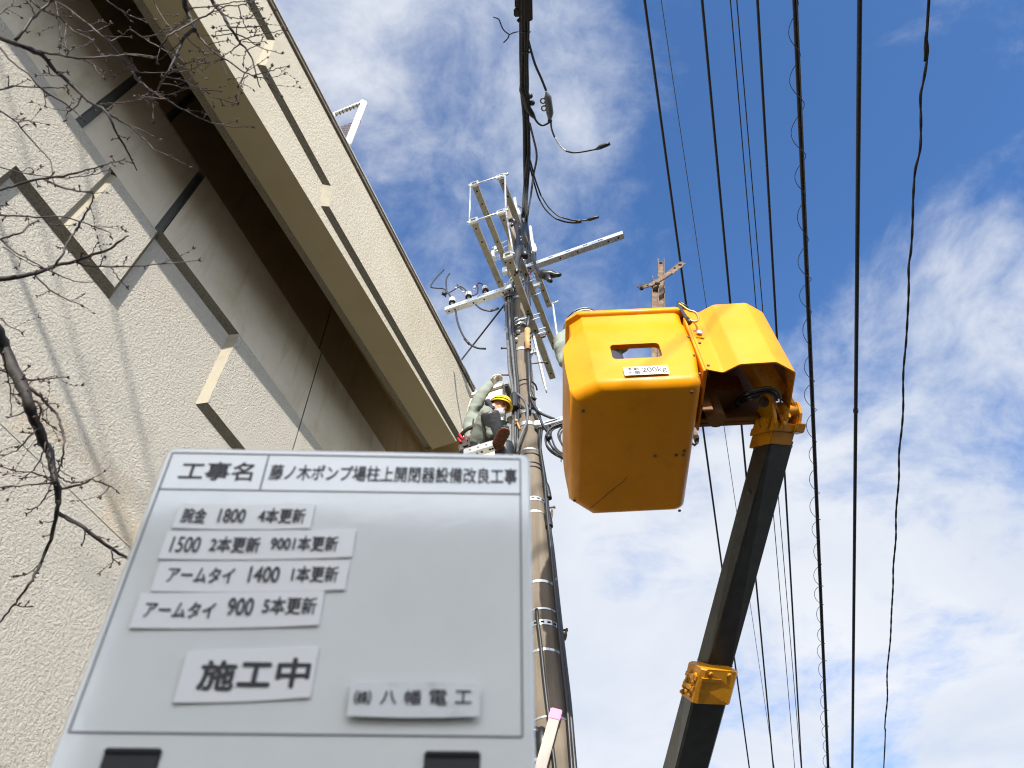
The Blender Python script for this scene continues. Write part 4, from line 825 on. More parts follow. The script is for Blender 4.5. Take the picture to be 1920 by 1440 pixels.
for i in range(n - 1):
    a, b, c, d = outl[i], outl[i + 1], inn[i], inn[i + 1]
    f_ = lambda p, z: V((p.x, p.y, z))
    s.add([f_(a, zc0), f_(b, zc0), f_(b, zc1), f_(a, zc1)], [(0, 1, 2, 3)], 0, True); s.add([f_(c, zc0), f_(d, zc0), f_(d, zc1), f_(c, zc1)], [(3, 2, 1, 0)], 0, True)
    s.add([f_(a, zc0), f_(b, zc0), f_(d, zc0), f_(c, zc0)], [(3, 2, 1, 0)])
s.add([V((p.x, p.y, zc1)) for p in outl] + [V((1.62, 3.30, zc1)), V((1.2, 3.30, zc1))], [tuple(range(n + 2))]); s.add([V((p.x, p.y, zc1 - .01)) for p in outl] + [V((1.62, 3.30, zc1 - .01)), V((1.2, 3.30, zc1 - .01))], [tuple(range(n + 2))])
cv = s.build('jib_cover', 'yellow', lift); shade_by_angle(cv, 60)
# mount frame in the shade under the cover
zl_ = on_y(1360, 796, 3.32).z
s = MB(); s.box((1.19, 3.30, zl_), (1.785, 3.335, 5.95), 0, .004); s.box((1.165, 3.26, zl_), (1.62, 3.30, zl_ + .045), 0, .004); s.box((1.19, 3.08, 5.17), (1.255, 3.10, 5.40), 0, .003); s.box((1.21, 3.12, 5.42), (1.52, 3.30, 5.56), 0, .01); s.tube([(1.30, 3.2, 5.2), (1.30, 3.2, 5.9)], .06, 16)
s.build('mount_frame', 'brown_frame', lift)
# ---- boom
def sect(C, L, R, d, w, exl=None):
    """square section from the pixel columns of its three visible edges"""
    k = d / F_PX * .965
    lw = min(math.hypot(L[0] - C[0], (L[1] - C[1]) * .3) * k, w * .98); rw = min(math.hypot(R[0] - C[0], (R[1] - C[1]) * .3) * k, w * .98)
    c = at_depth(*C, d); l = at_depth(*L, d + math.sqrt(w * w - lw * lw)); r = at_depth(*R, d + math.sqrt(w * w - rw * rw))
    return [c, r, r + l - c, l]
def axis_of(r): return (r[0] + r[1] + r[2] + r[3]) / 4
def chamfer_ring(r, e):
    out = []
    for i in range(4):
        p, a, b = r[i], r[i - 1], r[(i + 1) % 4]
        out += [p + (a - p).normalized() * e, p + (b - p).normalized() * e]
    return out
WB = .19
up_top = sect((1446, 824), (1413, 832), (1490, 828), 4.95, WB); up_bot = sect((1328, 1250), (1305, 1241), (1373, 1256), 5.52, WB)
ext = lambda r0, r1, t: [a + (b - a) * t for a, b in zip(r0, r1)]
s = MB(); s.loft([chamfer_ring(up_top, .012), chamfer_ring(ext(up_top, up_bot, 1.04), .012)])
o = s.build('upper_boom', 'boom_black', lift)
s = MB(); p = at_depth(1405, 922, 5.075); nrm = (up_top[0] - up_top[1]).normalized() 
fn = (up_top[3] - up_top[0]).cross(up_bot[0] - up_top[0]).normalized(); fn = fn if fn.dot(EYE - p) > 0 else -fn
pf = on_plane(1405, 922, fn, up_top[0]); s.lathe(pf - fn * .004, fn, [(0, .020), (.007, .020), (.007, .012), (.012, .011)], 12); s.build('plug', 'boom_black', o)
rfn = (up_top[1] - up_top[0]).cross(up_bot[0] - up_top[0]).normalized(); pz = on_plane(1392, 1088, rfn, up_top[0]); rfn = rfn if rfn.dot(EYE - pz) > 0 else -rfn
s = MB(); s.obox(pz + rfn * .0008, (up_top[1] - up_top[0]) * .10, (up_bot[0] - up_top[0]).normalized() * .012, rfn * .0006); s.build('worn_patch', 'grime', o)
for t in (.02, .985):
    s = MB(); rr2 = chamfer_ring(ext(up_top, up_bot, t), .012); c2 = axis_of(ext(up_top, up_bot, t)); s.tube([c2 + (p - c2) * 1.012 for p in rr2] + [c2 + (rr2[0] - c2) * 1.012], .0035, 6); s.build('weld_bead', 'boom_black', o)
lw_top = sect((1297, 1320), (1276, 1307), (1361, 1328), 5.40, .257); lw_bot = sect((1267, 1440), (1241, 1440), (1330, 1440), 5.56, .257)
fw_ = (axis_of(lw_bot) - axis_of(lw_top)).normalized(); fw_ = (axis_of(up_bot) - axis_of(up_top)).normalized() * .6 + fw_ * .4; fw_.normalize()
far = [p + fw_ * 6.2 for p in lw_bot]
s = MB(); s.loft([chamfer_ring(ext(lw_top, lw_bot, -.35), .016), chamfer_ring(lw_bot, .016), chamfer_ring(far, .016)]); s.build('lower_boom', 'boom_black', lift)
# collar between the two sections
ct = sect((1318, 1257), (1288, 1241), (1387, 1262), 5.26, .285); cb = sect((1301, 1319), (1275, 1301), (1371, 1322), 5.32, .275)
s = MB(); s.loft([chamfer_ring(ext(ct, cb, -.04), .045), chamfer_ring(ct, .03), chamfer_ring(ext(ct, cb, .5), .028), chamfer_ring(cb, .028)])
cr_ = s.build('boom_collar', 'yellow_steel', lift)
s = MB(); fl_ = (ct[3] - ct[0]); fdn = (cb[0] - ct[0]); fn = fl_.cross(fdn).normalized(); fn = fn if fn.dot(EYE - ct[0]) > 0 else -fn
for u, v in ((.30, .22), (.30, .42), (.34, .62), (.34, .84), (.62, .20), (.68, .36), (.72, .52), (.76, .70), (.8, .88), (.55, .78)):
    s.lathe(ct[0] + fl_ * u + fdn * v - fn * .004, fn, [(0, .019), (.010, .019), (.012, .012), (.022, .011)], 8)
for v in (.3, .62): s.obox(ct[0] + fl_ * .5 + fdn * v + fn * .004, fl_ * .33, fdn.normalized() * .018, fn * .008, 0)
fr_ = (ct[1] - ct[0]); fn2 = fr_.cross(fdn).normalized(); fn2 = fn2 if fn2.dot(EYE - ct[0]) > 0 else -fn2
for u in (.22, .72): s.lathe(ct[0] + fr_ * u + fdn * .09 - fn2 * .004, fn2, [(0, .017), (.012, .017), (.014, .01)], 8)
s.obox(ct[0] + fr_ * .28 + fdn * .27 + fn2 * .002, fr_ * .26, fdn.normalized() * .014, fn2 * .006)
s.build('collar_bolts', 'yellow_steel', cr_)
# ---- boom head
ez = (axis_of(up_top) - axis_of(up_bot)).normalized(); ea = (up_top[3] - up_top[0]); eb = (up_top[1] - up_top[0]); wa, wb = ea.length, eb.length; ea.normalize(); eb.normalize()
O = up_top[0]
def hb(a, b, h): return O + ea * a + eb * b + ez * h
def hbox(mb, a0, a1, b0, b1, h0, h1, mi=0, bev=.006): mb.obox(hb((a0 + a1) / 2, (b0 + b1) / 2, (h0 + h1) / 2), ea * (a1 - a0) / 2, eb * (b1 - b0) / 2, ez * (h1 - h0) / 2, mi, bev)
hd = MB()
hbox(hd, -.012, .202, -.012, .202, -.03, .06)
hbox(hd, -.030, .21, -.030, .215, .06, .115); hbox(hd, -.05, .02, .165, .255, .055, .12)
hbox(hd, -.052, -.03, .02, .07, .08, .19); hbox(hd, .02, .16, -.052, -.03, .06, .17)
def plate(mb, prof, b0, b1):
    v0 = [hb(a, b0, h) for a, h in prof]; v1 = [hb(a, b1, h) for a, h in prof]; mb.loft([v0, v1])
plate(hd, [(-.03, .10), (.19, .10), (.19, .20), (.185, .30), (.16, .34), (.11, .335), (.075, .29), (-.005, .15)], -.03, -.002)
plate(hd, [(-.03, .10), (.19, .10), (.19, .20), (.17, .27), (.12, .30), (.05, .29), (-.01, .20)], .196, .222)
head = hd.build('boom_head', 'yellow_steel', lift)
s = MB(); s.tube([hb(.055, .045, .235), hb(.055, .185, .235)], .040, 18); s.tube([hb(.055, .19, .235), hb(.055, .236, .235)], .030, 14, 0); s.build('pivot_pin', 'yellow_steel', head)
s = MB(); s.tube([hb(.08, .052, .19), hb(.08, .19, .19)], .034, 14); s.tube([hb(.13, -.055, .285), hb(.13, -.025, .285)], .034, 12); s.lathe(hb(.13, -.055, .285), -eb, [(0, .024), (.012, .024)], 6)
s.build('pivot_boss', 'rust', head)
s = MB()
for (a, h) in ((.03, .10), (.10, .105), (.06, .15), (.13, .15)): s.lathe(hb(a, -.051, h), -eb, [(0, .014), (.010, .014)], 6)
for (b, h) in ((.03, .11), (.055, .16)): s.lathe(hb(-.05, b, h), -ea, [(0, .013), (.010, .013)], 6)
s.tube([hb(-.045, .02, .075), hb(-.045, .045, .12), hb(-.045, .05, .18)], .011, 8); s.build('head_bolts', 'yellow_steel', head)
# jib link from the head up into the cover
# ---- jib link from the head up into the cover
j1 = hb(.075, .11, .235); j0 = on_z(1416, 682, 5.46)
dj = (j0 - j1).normalized(); sidev = V((.94, .30, .10)); sidev = (sidev - dj * sidev.dot(dj)).normalized(); upj = dj.cross(sidev).normalized()
L_j = (j0 - j1).length
def jr(t, w_, h_, o_=0): c = j1 + dj * L_j * t + upj * o_; return [c - sidev * w_ - upj * h_, c + sidev * w_ - upj * h_, c + sidev * w_ + upj * h_, c - sidev * w_ + upj * h_]
s = MB(); s.loft([jr(.30, .068, .055), jr(.55, .068, .062), jr(1.3, .068, .062)])
for sg in (-1, 1): s.loft([[p + sidev * sg * .060 for p in jr(-.12, .010, .030)], [p + sidev * sg * .060 for p in jr(.05, .010, .048)], [p + sidev * sg * .060 for p in jr(.45, .0105, .066)]])
s.build('jib_link', 'yellow_steel', lift)
s = MB()
for k, pts in enumerate((((1380, 757), (1388, 745), (1402, 736), (1420, 731), (1440, 728), (1452, 731), (1460, 738), (1461, 748)), ((1382, 760), (1392, 749), (1406, 742), (1420, 738), (1436, 735), (1447, 737), (1454, 744), (1456, 752)), ((1381, 759), (1392, 752), (1408, 747), (1424, 742)))):
    s.tube(smooth_line([at_depth(x, y, 4.82 + .03 * k + (.18 if i < 2 else 0)) for i, (x, y) in enumerate(pts)]), .013, 10)
s.build('hydraulic_hose', 'rubber', lift)
# turret at the foot of the boom, out of frame
ft = axis_of(far); s = MB(); s.tube([(ft.x, ft.y + .2, .9), (ft.x, ft.y + .2, ft.z - .1)], .34, 20); s.box((ft.x - .9, ft.y - .8, .75), (ft.x + .9, ft.y + 1.9, .95), 0, .03)
for sx in (-.8, .8):
    for sy in (-.6, 1.6): s.tube([(ft.x + sx, ft.y + sy, .002), (ft.x + sx, ft.y + sy, .8)], .09, 12)
s.build('turret_base', 'yellow_steel', lift)
# bracket under the far side of the bucket
s = MB(); p = on_y(1307, 826, 3.86); s.bar(p, p + V((0, 0, .14)), .03, .05, (0, 1, 0)); s.tube([p + V((0, 0, -.02)), p + V((-.03, 0, -.05)), p + V((-.05, 0, -.02))], .010, 6); s.build('floor_bracket', 'rust', lift)
# safety hook hung on the rim
cb_ = thing('safety_hook', on_y(1300, 590, 2.80), 'brass coloured safety hook with black gate clipped to the bucket corner', 'safety hook')
Yh = 2.79
s = MB(); s.tube(smooth_line([on_y(x, y, Yh) for x, y in ((1293, 583), (1302, 585), (1308, 591), (1309, 599), (1304, 603), (1297, 602), (1293, 598))]), .0085, 10); s.tube(smooth_line([on_y(x, y, Yh) for x, y in ((1272, 569), (1280, 574), (1288, 580), (1294, 583))]), .009, 10); s.build('hook_body', 'gold', cb_)
s = MB(); s.tube([on_y(1270, 568, Yh), on_y(1276, 568, Yh), on_y(1289, 577, Yh)], [.010, .014, .011], 10); s.bar(on_y(1271, 572, Yh), on_y(1290, 600, Yh), .024, .012, (0, 1, 0), 0, .003); s.tube([on_y(1289, 597, Yh), on_y(1294, 606, Yh)], .013, 8); s.build('hook_gate', 'rubber', cb_)
# old rusty steel arms standing in the bucket
def steel_piece(name, p, q, w_, t_, label, cat, grp, up):
    root = thing(name, p, label, cat, grp); mb = MB(); d = (V(q) - V(p)).normalized(); L = (V(q) - V(p)).length; sx = d.cross(V(up)).normalized(); sy = sx.cross(d); c = (V(p) + V(q)) / 2
    mb.obox(c, d * L / 2, sx * w_ / 2, sy * t_ / 2); mb.obox(c - sx * (w_ / 2 - .003) - sy * .018, d * L / 2, sx * .003, sy * .02); mb.obox(c + sx * (w_ / 2 - .003) - sy * .018, d * L / 2, sx * .003, sy * .02)
    return root, mb, d, sx, sy
YR = 3.55
p0_, p1_ = V((0.97, 3.62, 5.14)), on_y(1239, 491, YR)
r_, mb, d, sx, sy = steel_piece('rusty_crossarm', p0_, p1_, .062, .006, 'longer upright rusty steel arm with a round hole at its top, standing in the bucket', 'crossarm', 'old steel arms stood in the bucket', (0, 1, 0)); mb.lathe(p1_ - d * .028 - sy * .006, sy, [(0, .018), (.016, .018)], 14, 1); mb.build('channel', ['rust', 'hole'], r_)
p0_, p1_ = V((0.90, 3.45, 5.14)), on_y(1229, 524, 3.46)
r_, mb, d, sx, sy = steel_piece('rusty_crossarm', p0_, p1_, .058, .006, 'shorter upright rusty steel arm standing in the bucket behind the tilted brace', 'crossarm', 'old steel arms stood in the bucket', (0, 1, 0)); mb.build('channel', ['rust', 'hole'], r_)
Yb = 3.40; br = thing('old_steel_brace', on_y(1233, 527, Yb), 'rusty cranked steel brace with holed ends lying tilted across the upright steel arms', 'steel brace')
s = MB(); P = [on_y(x, y, Yb) for x, y in ((1197, 540), (1213, 535), (1218, 536), (1240, 523), (1256, 512), (1280, 493))]
for i, w_ in ((0, .062), (1, .045), (2, .045), (3, .048), (4, .066)): s.bar(P[i], P[i + 1] + (P[i + 1] - P[i]).normalized() * .006, w_, .010 if i not in (2, 3) else .016, (0, 1, 0), 0, .003)
for x, y, r in ((1203, 539, .017), (1275, 496, .017), (1265, 502, .010)): s.lathe(on_y(x, y, Yb - .0095), (0, 1, 0), [(0, r), (.019, r)], 14, 1)
s.lathe(on_y(1233, 527, Yb - .03), (0, 1, 0), [(0, .014), (.012, .022), (.03, .022)], 12, 0); s.build('brace', ['rust', 'hole'], br)
# ================================================================== OVERHEAD WIRES ALONG THE ROAD
def wire_line(pt, pb, h, slope=-.05):
    """straight wire from two sightings: height h above the eye where it leaves the top of the frame, descending at slope"""
    p = on_z(pt[0], pt[1], 1.5 + h); zq = p.z
    for _ in range(8):
        q = on_z(pb[0], pb[1], zq); zq = p.z + slope * V((q.x - p.x, q.y - p.y)).length
    q = on_z(pb[0], pb[1], zq); return p, q
def span(p, q, back=16, fwd=26, sag=.0, n=14):
    d = (q - p); out = []
    for i in range(n + 1):
        t = -back / d.length + (1 + back / d.length + fwd / d.length) * i / n; out.append(p + d * t)
    return out
GW = 'overhead wires along the road'
def wire(pt, pb, h, r, label, m='wire', cat='wire', extra=None):
    p, q = wire_line(pt, pb, h); s = MB(); s.tube(span(p, q), r, 8)
    o = s.build('overhead_wire', m); tag(o, label, cat, GW); return p, q, o
wire((1208, -5), (1405, 1440), 8.6, .0150, 'leftmost black overhead wire, running behind the upright rusty arms and the bucket')
wire((1239, -5), (1452, 1440), 9.0, .0050, 'thinnest grey overhead wire, just right of the leftmost black one', 'wire_grey')
wire((1316, -5), (1450, 1440), 8.6, .0155, 'black overhead wire passing behind the top of the yellow cover')
wire((1369, -5), (1490, 1440), 9.0, .0070, 'left one of two thin close parallel overhead wires')
wire((1381, -5), (1503 - 1, 1440), 9.0, .0070, 'right one of two thin close parallel overhead wires')
wire((1420, -5), (1503, 1440), 8.6, .0158, 'black overhead wire between the thin parallel pair and the wire-wrapped cable')
# cable lashed with a spiral wire
p, q, o = wire((1489, -5), (1552, 1440), 8.0, .0190, 'black overhead cable lashed with a loose spiral of thin wire', cat='cable')
o.name = 'lashed_cable'
d = (q - p).normalized(); sx = d.cross(Z).normalized(); sy = sx.cross(d); s = MB(); s2 = MB(); pts = []
L = (q - p).length + 10; st = p - d * 3
for i in range(int(L / .51 * 16)):
    t = i / 16; a = 2 * math.pi * t; rr_ = .060 + .012 * math.sin(t * 1.7)
    pts.append(st + d * (t * .51 + .03 * math.sin(t * 2.3)) + sx * (rr_ * math.cos(a) - .018) + sy * rr_ * math.sin(a))
s.tube(pts, .0042, 6); s.build('spiral_wire', 'wire', o)
s2.tube([v + sx * .021 - sy * .015 for v in span(p, q)], .009, 6); s2.build('messenger_wire', 'wire_grey', o)
p, q, o = wire((1612, -5), (1598, 1440), 8.2, .0260, 'thickest smooth black cable between the spiral-wrapped cable and the twisted wire', cat='cable'); o.name = 'telecom_cable'
s = MB(); d = (q - p).normalized(); c = p + d * 0; tq = on_z(1605, 792, 9.2); s.tube([p + d * ((tq - p).dot(d) - .03), p + d * ((tq - p).dot(d) + .03)], .034, 10); s.build('cable_marker', 'wire', o)
# loose twisted drop wire, far right
pw, qw = wire_line((1742, -5), (1657, 1440), 7.2); d = (qw - pw).normalized(); sx = d.cross(Z).normalized(); sx = sx if sx.x > 0 else -sx
wob = [(0, 0), (60, -2), (100, 4), (150, -1), (180, -6), (225, -2), (280, 0), (320, -8), (370, -9), (420, -7), (470, -7), (500, -10), (540, -7), (590, -6), (640, -6), (700, -8), (760, -4), (800, -4), (850, -7), (900, -4), (960, -6), (1010, -3), (1060, -5), (1100, -3), (1150, -3), (1200, -2), (1260, -5), (1310, -1), (1360, -3), (1440, 0)]
P = [pw - d * 14, pw - d * 6]
for y, dx in wob:
    t = (y + 5) / 1445; x = 1742 + (1657 - 1742) * t; zz = None
    n_ = ray(x, y).cross(ray(x + 10, y)); k = (EYE - pw).dot(n_) / d.dot(n_); c = pw + d * k
    P.append(on_plane(x + dx * .85, y, Z.cross(ray(x, y)).cross(Z) if False else (0, 0, 1), (0, 0, c.z)))
P += [qw + d * 10, qw + d * 24]
P = smooth_line(P, 6); s = MB(); ph = 0; PA = []; PC = []; acc = 0
for i, v in enumerate(P):
    if i: acc += (v - P[i - 1]).length
    a = acc / .46 * 2 * math.pi; off = (sx * math.cos(a) + Z * math.sin(a)) * .0042; PA.append(v + off); PC.append(v - off)
s.tube(PA, .0098, 8); s.tube(PC, .0098, 8)
tag(s.build('twisted_drop_wire', 'wire'), 'wavy twisted black drop wire, rightmost of all the overhead wires', 'wire', GW)

# service drops crossing behind the photographer; only their soft shadows reach the wall
def wallp(x, y): return on_plane(x, y, B, bp(0, 0, BW - TD))
for (a_, b_, s0, s1, r, lab) in (((190, 470), (285, 900), 8.0, 9.0, .013, 'black service drop wire behind the camera, highest of three'), ((140, 640), (235, 975), 8.5, 9.5, .010, 'thin black service drop wire behind the camera, middle of three'), ((205, 930), (355, 1300), 7.5, 8.5, .021, 'thick black service drop wire behind the camera, lowest of three')):
    p, q = wallp(*a_) + SUN_FROM * s0, wallp(*b_) + SUN_FROM * s1; s = MB(); d = (q - p).normalized(); s.tube([p - d * 7, p, q, q + d * 9], r, 8); tag(s.build('service_drop', 'wire'), lab, 'wire')
# ================================================================== BARE CHERRY TREE (branches hang in front of the wall)
tree = thing('cherry_tree', (-2.75, -0.5, 0), 'bare budding cherry tree whose dark twigs hang in front of the cream wall', 'tree')
TD0 = 2.75
def tp(x, y, d): return at_depth(x, y, d)
rnd = random.Random(11)
BR = []   # each: name, depth, start radius px, end radius px, points
def B_(d, r0, r1, pts, parent=None): BR.append((d, r0, r1, pts))
sc = lambda X, Y, ox, oy, k: (ox + X / k, oy + Y / k)
# upper left group
B_(2.7, 6.5, 1.0, [(-60, 40), (0, 70), (30, 81), (55, 92), (80, 105), (105, 133), (140, 165), (165, 188), (186, 200), (203, 214), (215, 240), (232, 272), (247, 300), (257, 320)])
B_(2.7, 2.2, .8, [(200, 211), (218, 222), (240, 235), (275, 265), (288, 280), (317, 293)])
B_(2.68, 3.2, .9, [(48, 88), (80, 97), (125, 105), (155, 110), (190, 107), (220, 104), (262, 103), (291, 107)])
B_(2.68, 1.5, .8, [(152, 109), (175, 121), (183, 134), (195, 144)])
B_(2.66, 3.0, 2.4, [(28, 76), (45, 55), (65, 30), (85, 13), (97, 0), (110, -18)])
B_(2.66, 1.3, .8, [(125, 103), (128, 95), (123, 85), (122, 70), (124, 48)]); B_(2.66, 1.2, .8, [(128, 96), (136, 90)])
B_(2.66, 1.3, .8, [(65, 29), (60, 16), (53, 6)])
B_(2.7, 1.2, .8, [(105, 134), (118, 135), (126, 136)]); B_(2.7, 1.0, .8, [(112, 143), (96, 141), (84, 136)])
B_(2.7, 1.5, .9, [(155, 178), (148, 192), (137, 204), (125, 213), (124, 226)]); B_(2.7, 1.6, .9, [(187, 196), (205, 194), (240, 191), (275, 183), (312, 186)])
B_(2.6, 2.0, 1.4, [(-40, 50), (0, 90), (25, 118), (52, 138), (80, 168), (115, 190), (135, 205), (155, 224)])
B_(2.62, 2.0, .9, [(-30, 174), (0, 168), (18, 163), (40, 161), (80, 165), (120, 164), (128, 168)]); B_(2.62, 1.2, .9, [(16, 162), (16, 145)])
B_(2.62, 1.8, .9, [(-30, 190), (0, 208), (15, 219), (32, 230), (60, 265), (85, 290), (96, 306), (99, 330), (104, 347)]); B_(2.62, 1.1, .8, [(32, 230), (48, 227), (57, 228), (63, 232)])
B_(2.9, 2.2, .9, [(40, -20), (58, 0), (72, 13), (85, 22), (110, 32), (125, 47), (145, 62), (165, 70), (178, 84), (190, 101)]); B_(2.9, 1.4, .8, [(62, 0), (80, 17), (100, 25), (119, 25)])
B_(3.0, 2.4, 1.1, [(85, -15), (100, 0), (130, 17), (168, 48), (202, 78), (225, 105), (250, 138), (265, 155), (282, 168), (300, 182)]); B_(3.0, 1.6, .9, [(248, 136), (256, 150), (270, 160), (286, 172), (310, 185), (330, 198), (360, 214), (390, 228), (415, 233), (443, 227)]); B_(3.0, 1.0, .7, [(415, 233), (440, 238), (472, 238)])
B_(3.0, 1.3, .8, [(202, 78), (225, 69), (243, 54)]); B_(3.05, 1.5, .8, [(243, 55), (270, 72), (300, 90), (325, 103)])
B_(3.0, 1.1, .8, [(135, 22), (152, 50), (168, 68), (180, 88), (191, 101)]); B_(3.0, 1.0, .7, [(142, 56), (160, 59), (180, 57), (198, 50), (207, 44)]); B_(3.0, 1.0, .7, [(168, 49), (180, 43), (189, 39)])
B_(2.95, 1.4, .8, [(190, -10), (205, 5), (230, 20), (250, 32), (272, 40)]); B_(2.95, 1.2, .8, [(285, -8), (292, 12), (302, 28), (318, 50), (338, 76)])
B_(2.8, 1.2, .7, [(104, 4), (109, 25), (112, 55), (112, 88)])
B_(2.9, 1.3, .8, [(245, 108), (250, 122), (262, 135), (280, 136), (312, 136)])
# centre top group
B_(2.85, 6.2, 3.2, [(343, -20), (346, 0), (349, 18), (356, 32), (361, 44), (366, 56)])
B_(2.85, 3.8, 1.3, [(364, 54), (352, 64), (344, 72), (338, 84), (330, 105), (322, 120), (313, 138), (305, 150), (298, 165), (296, 175)])
B_(2.85, 2.4, .9, [(366, 56), (373, 68), (385, 82), (400, 96), (420, 110), (440, 123), (460, 136), (475, 142), (488, 145), (498, 148)]); B_(2.85, 1.2, .7, [(496, 148), (508, 162), (520, 176), (526, 180)]); B_(2.85, 1.2, .7, [(475, 142), (492, 138), (508, 133), (522, 128), (538, 125)]); B_(2.85, 1.1, .7, [(499, 147), (503, 135), (509, 125)]); B_(2.85, .9, .6, [(499, 148), (518, 144), (532, 139)])
B_(2.85, 1.2, .8, [(459, 136), (453, 150), (448, 160)]); B_(2.85, 1.1, .7, [(465, 141), (456, 148), (452, 158)])
B_(2.8, 4.2, 1.0, [(388, -25), (397, 0), (406, 14), (416, 25), (424, 40), (430, 52), (440, 65), (449, 78), (450, 82), (464, 94), (471, 108), (476, 125), (481, 142), (488, 164)])
B_(2.8, 1.3, .7, [(416, 23), (428, 31), (440, 34), (465, 35), (492, 35)]); B_(2.8, 1.3, .7, [(432, 51), (455, 51), (475, 50), (490, 48), (500, 46)]); B_(2.8, 1.4, .7, [(449, 77), (465, 72), (475, 68), (495, 63), (515, 60), (536, 55)]); B_(2.8, 1.4, .7, [(438, 62), (463, 73), (480, 84), (500, 93), (528, 101)])
B_(2.8, 1.4, .7, [(450, 82), (435, 95), (420, 104)]); B_(2.8, 1.0, .7, [(464, 94), (457, 107), (456, 119)]); B_(2.8, 1.2, .7, [(447, 11), (452, 28), (456, 40), (460, 50), (466, 57), (471, 60)]); B_(2.8, 1.1, .7, [(430, 57), (415, 58), (404, 60), (404, 66)]); B_(2.8, 1.1, .7, [(437, 63), (420, 65), (402, 68)])
B_(2.8, 1.2, .8, [(443, 64), (444, 52), (447, 45)]); B_(2.8, 1.1, .7, [(464, 94), (475, 88), (484, 84)]); B_(2.8, 1.0, .7, [(455, 78), (475, 80), (497, 78)]); B_(2.8, 1.0, .7, [(476, 68), (479, 58), (480, 51)])
B_(2.78, 2.2, .8, [(300, 90), (315, 68), (335, 56), (360, 42), (380, 33), (397, 24), (410, 18), (424, 12), (447, 10), (465, 6), (475, 2)]); B_(2.78, 1.3, .7, [(355, 16), (382, 14), (415, 8), (440, 3), (458, 3), (475, 9), (490, 15)]); B_(2.78, 1.1, .7, [(465, 4), (478, 13), (488, 17), (483, 22), (472, 30), (464, 34)])
B_(2.9, 1.4, .8, [(268, 70), (290, 66), (315, 60), (330, 52), (345, 42), (358, 38)]); B_(2.9, 1.0, .7, [(340, 60), (355, 76), (368, 88), (380, 97)]); B_(2.9, 1.0, .7, [(405, 101), (390, 101), (375, 97), (358, 94)])
B_(2.95, 1.1, .7, [(322, 132), (340, 134), (360, 131), (378, 120), (400, 116), (415, 110)]); B_(2.95, 1.1, .7, [(315, 138), (330, 132), (345, 122), (362, 112)]); B_(2.95, 1.2, .7, [(312, 145), (330, 147), (350, 154), (366, 162), (385, 166)]); B_(2.95, 1.1, .7, [(300, 157), (320, 158), (345, 164), (370, 168), (413, 171)]); B_(2.95, 1.1, .7, [(376, 168), (392, 178), (412, 186), (433, 192)]); B_(2.95, 1.0, .7, [(330, 118), (345, 126), (360, 134)])
B_(2.95, 1.0, .7, [(298, 176), (312, 178), (330, 173), (345, 164)]); B_(2.95, 1.1, .7, [(357, 108), (368, 115), (385, 119), (402, 118), (415, 112)]); B_(2.95, .9, .6, [(415, 110), (420, 128), (428, 146)]); B_(2.9, .9, .6, [(447, 160), (446, 175), (446, 192)])
B_(2.95, 1.1, .7, [(260, 178), (268, 183), (275, 190)]); B_(2.95, 1.4, .8, [(245, 192), (262, 188), (280, 186), (312, 185)]); B_(2.95, .8, .6, [(287, 192), (287, 210), (287, 228)])
# middle left group
B_(2.55, 3.4, 1.0, [(-40, 368), (0, 357), (20, 350), (40, 345), (80, 335), (120, 330), (150, 322), (190, 311), (215, 303), (232, 308)]); B_(2.55, 2.4, 1.0, [(83, 336), (100, 345), (125, 353), (150, 358), (172, 359), (174, 371), (166, 392), (155, 410), (146, 428)])
B_(2.52, 1.4, .8, [(-30, 307), (0, 314), (40, 323), (80, 330), (130, 333), (170, 328), (204, 319)]); B_(2.55, 1.0, .7, [(40, 322), (55, 315), (63, 321)])
B_(2.5, 2.2, .8, [(-30, 400), (0, 403), (40, 406), (80, 407), (112, 405), (145, 415), (185, 427), (205, 436), (208, 443)]); B_(2.5, 1.2, .8, [(80, 407), (92, 420), (110, 422), (137, 422)])
B_(2.5, 6.0, 1.3, [(-60, 528), (0, 523), (40, 517), (80, 508), (105, 498), (140, 490), (175, 477), (205, 468), (225, 452), (241, 442)]); B_(2.5, 2.2, .8, [(140, 491), (160, 498), (190, 500), (230, 500), (270, 498), (320, 494), (372, 488)]); B_(2.5, 2.2, 1.6, [(104, 498), (118, 475), (125, 456), (138, 438), (150, 418), (165, 393)]); B_(2.5, 2.0, .9, [(66, 515), (85, 535), (100, 548), (125, 560), (151, 571)])
B_(2.45, 1.8, .8, [(-20, 440), (0, 450), (25, 470), (60, 490), (90, 506), (120, 520), (150, 529), (185, 527)]); B_(2.45, 1.4, .8, [(5, 463), (30, 480), (55, 494), (75, 502)]); B_(2.45, 2.0, 1.4, [(-30, 452), (0, 448), (25, 441), (42, 434), (55, 422), (68, 415)])
B_(2.5, 1.3, .8, [(171, 477), (176, 466), (182, 457)]); B_(2.5, 1.2, .8, [(188, 498), (192, 488), (195, 482)]); B_(2.5, 1.3, .8, [(208, 502), (218, 515), (226, 527), (238, 537)])
B_(2.5, 1.1, .8, [(-20, 585), (0, 598), (18, 611), (41, 623)]); B_(2.5, 1.0, .8, [(-10, 380), (5, 386), (12, 384)])
B_(2.95, 1.5, .8, [(-20, 42), (0, 25), (15, 13), (35, 12)]); B_(2.95, 1.2, .7, [(22, 10), (25, 0), (27, -12)])
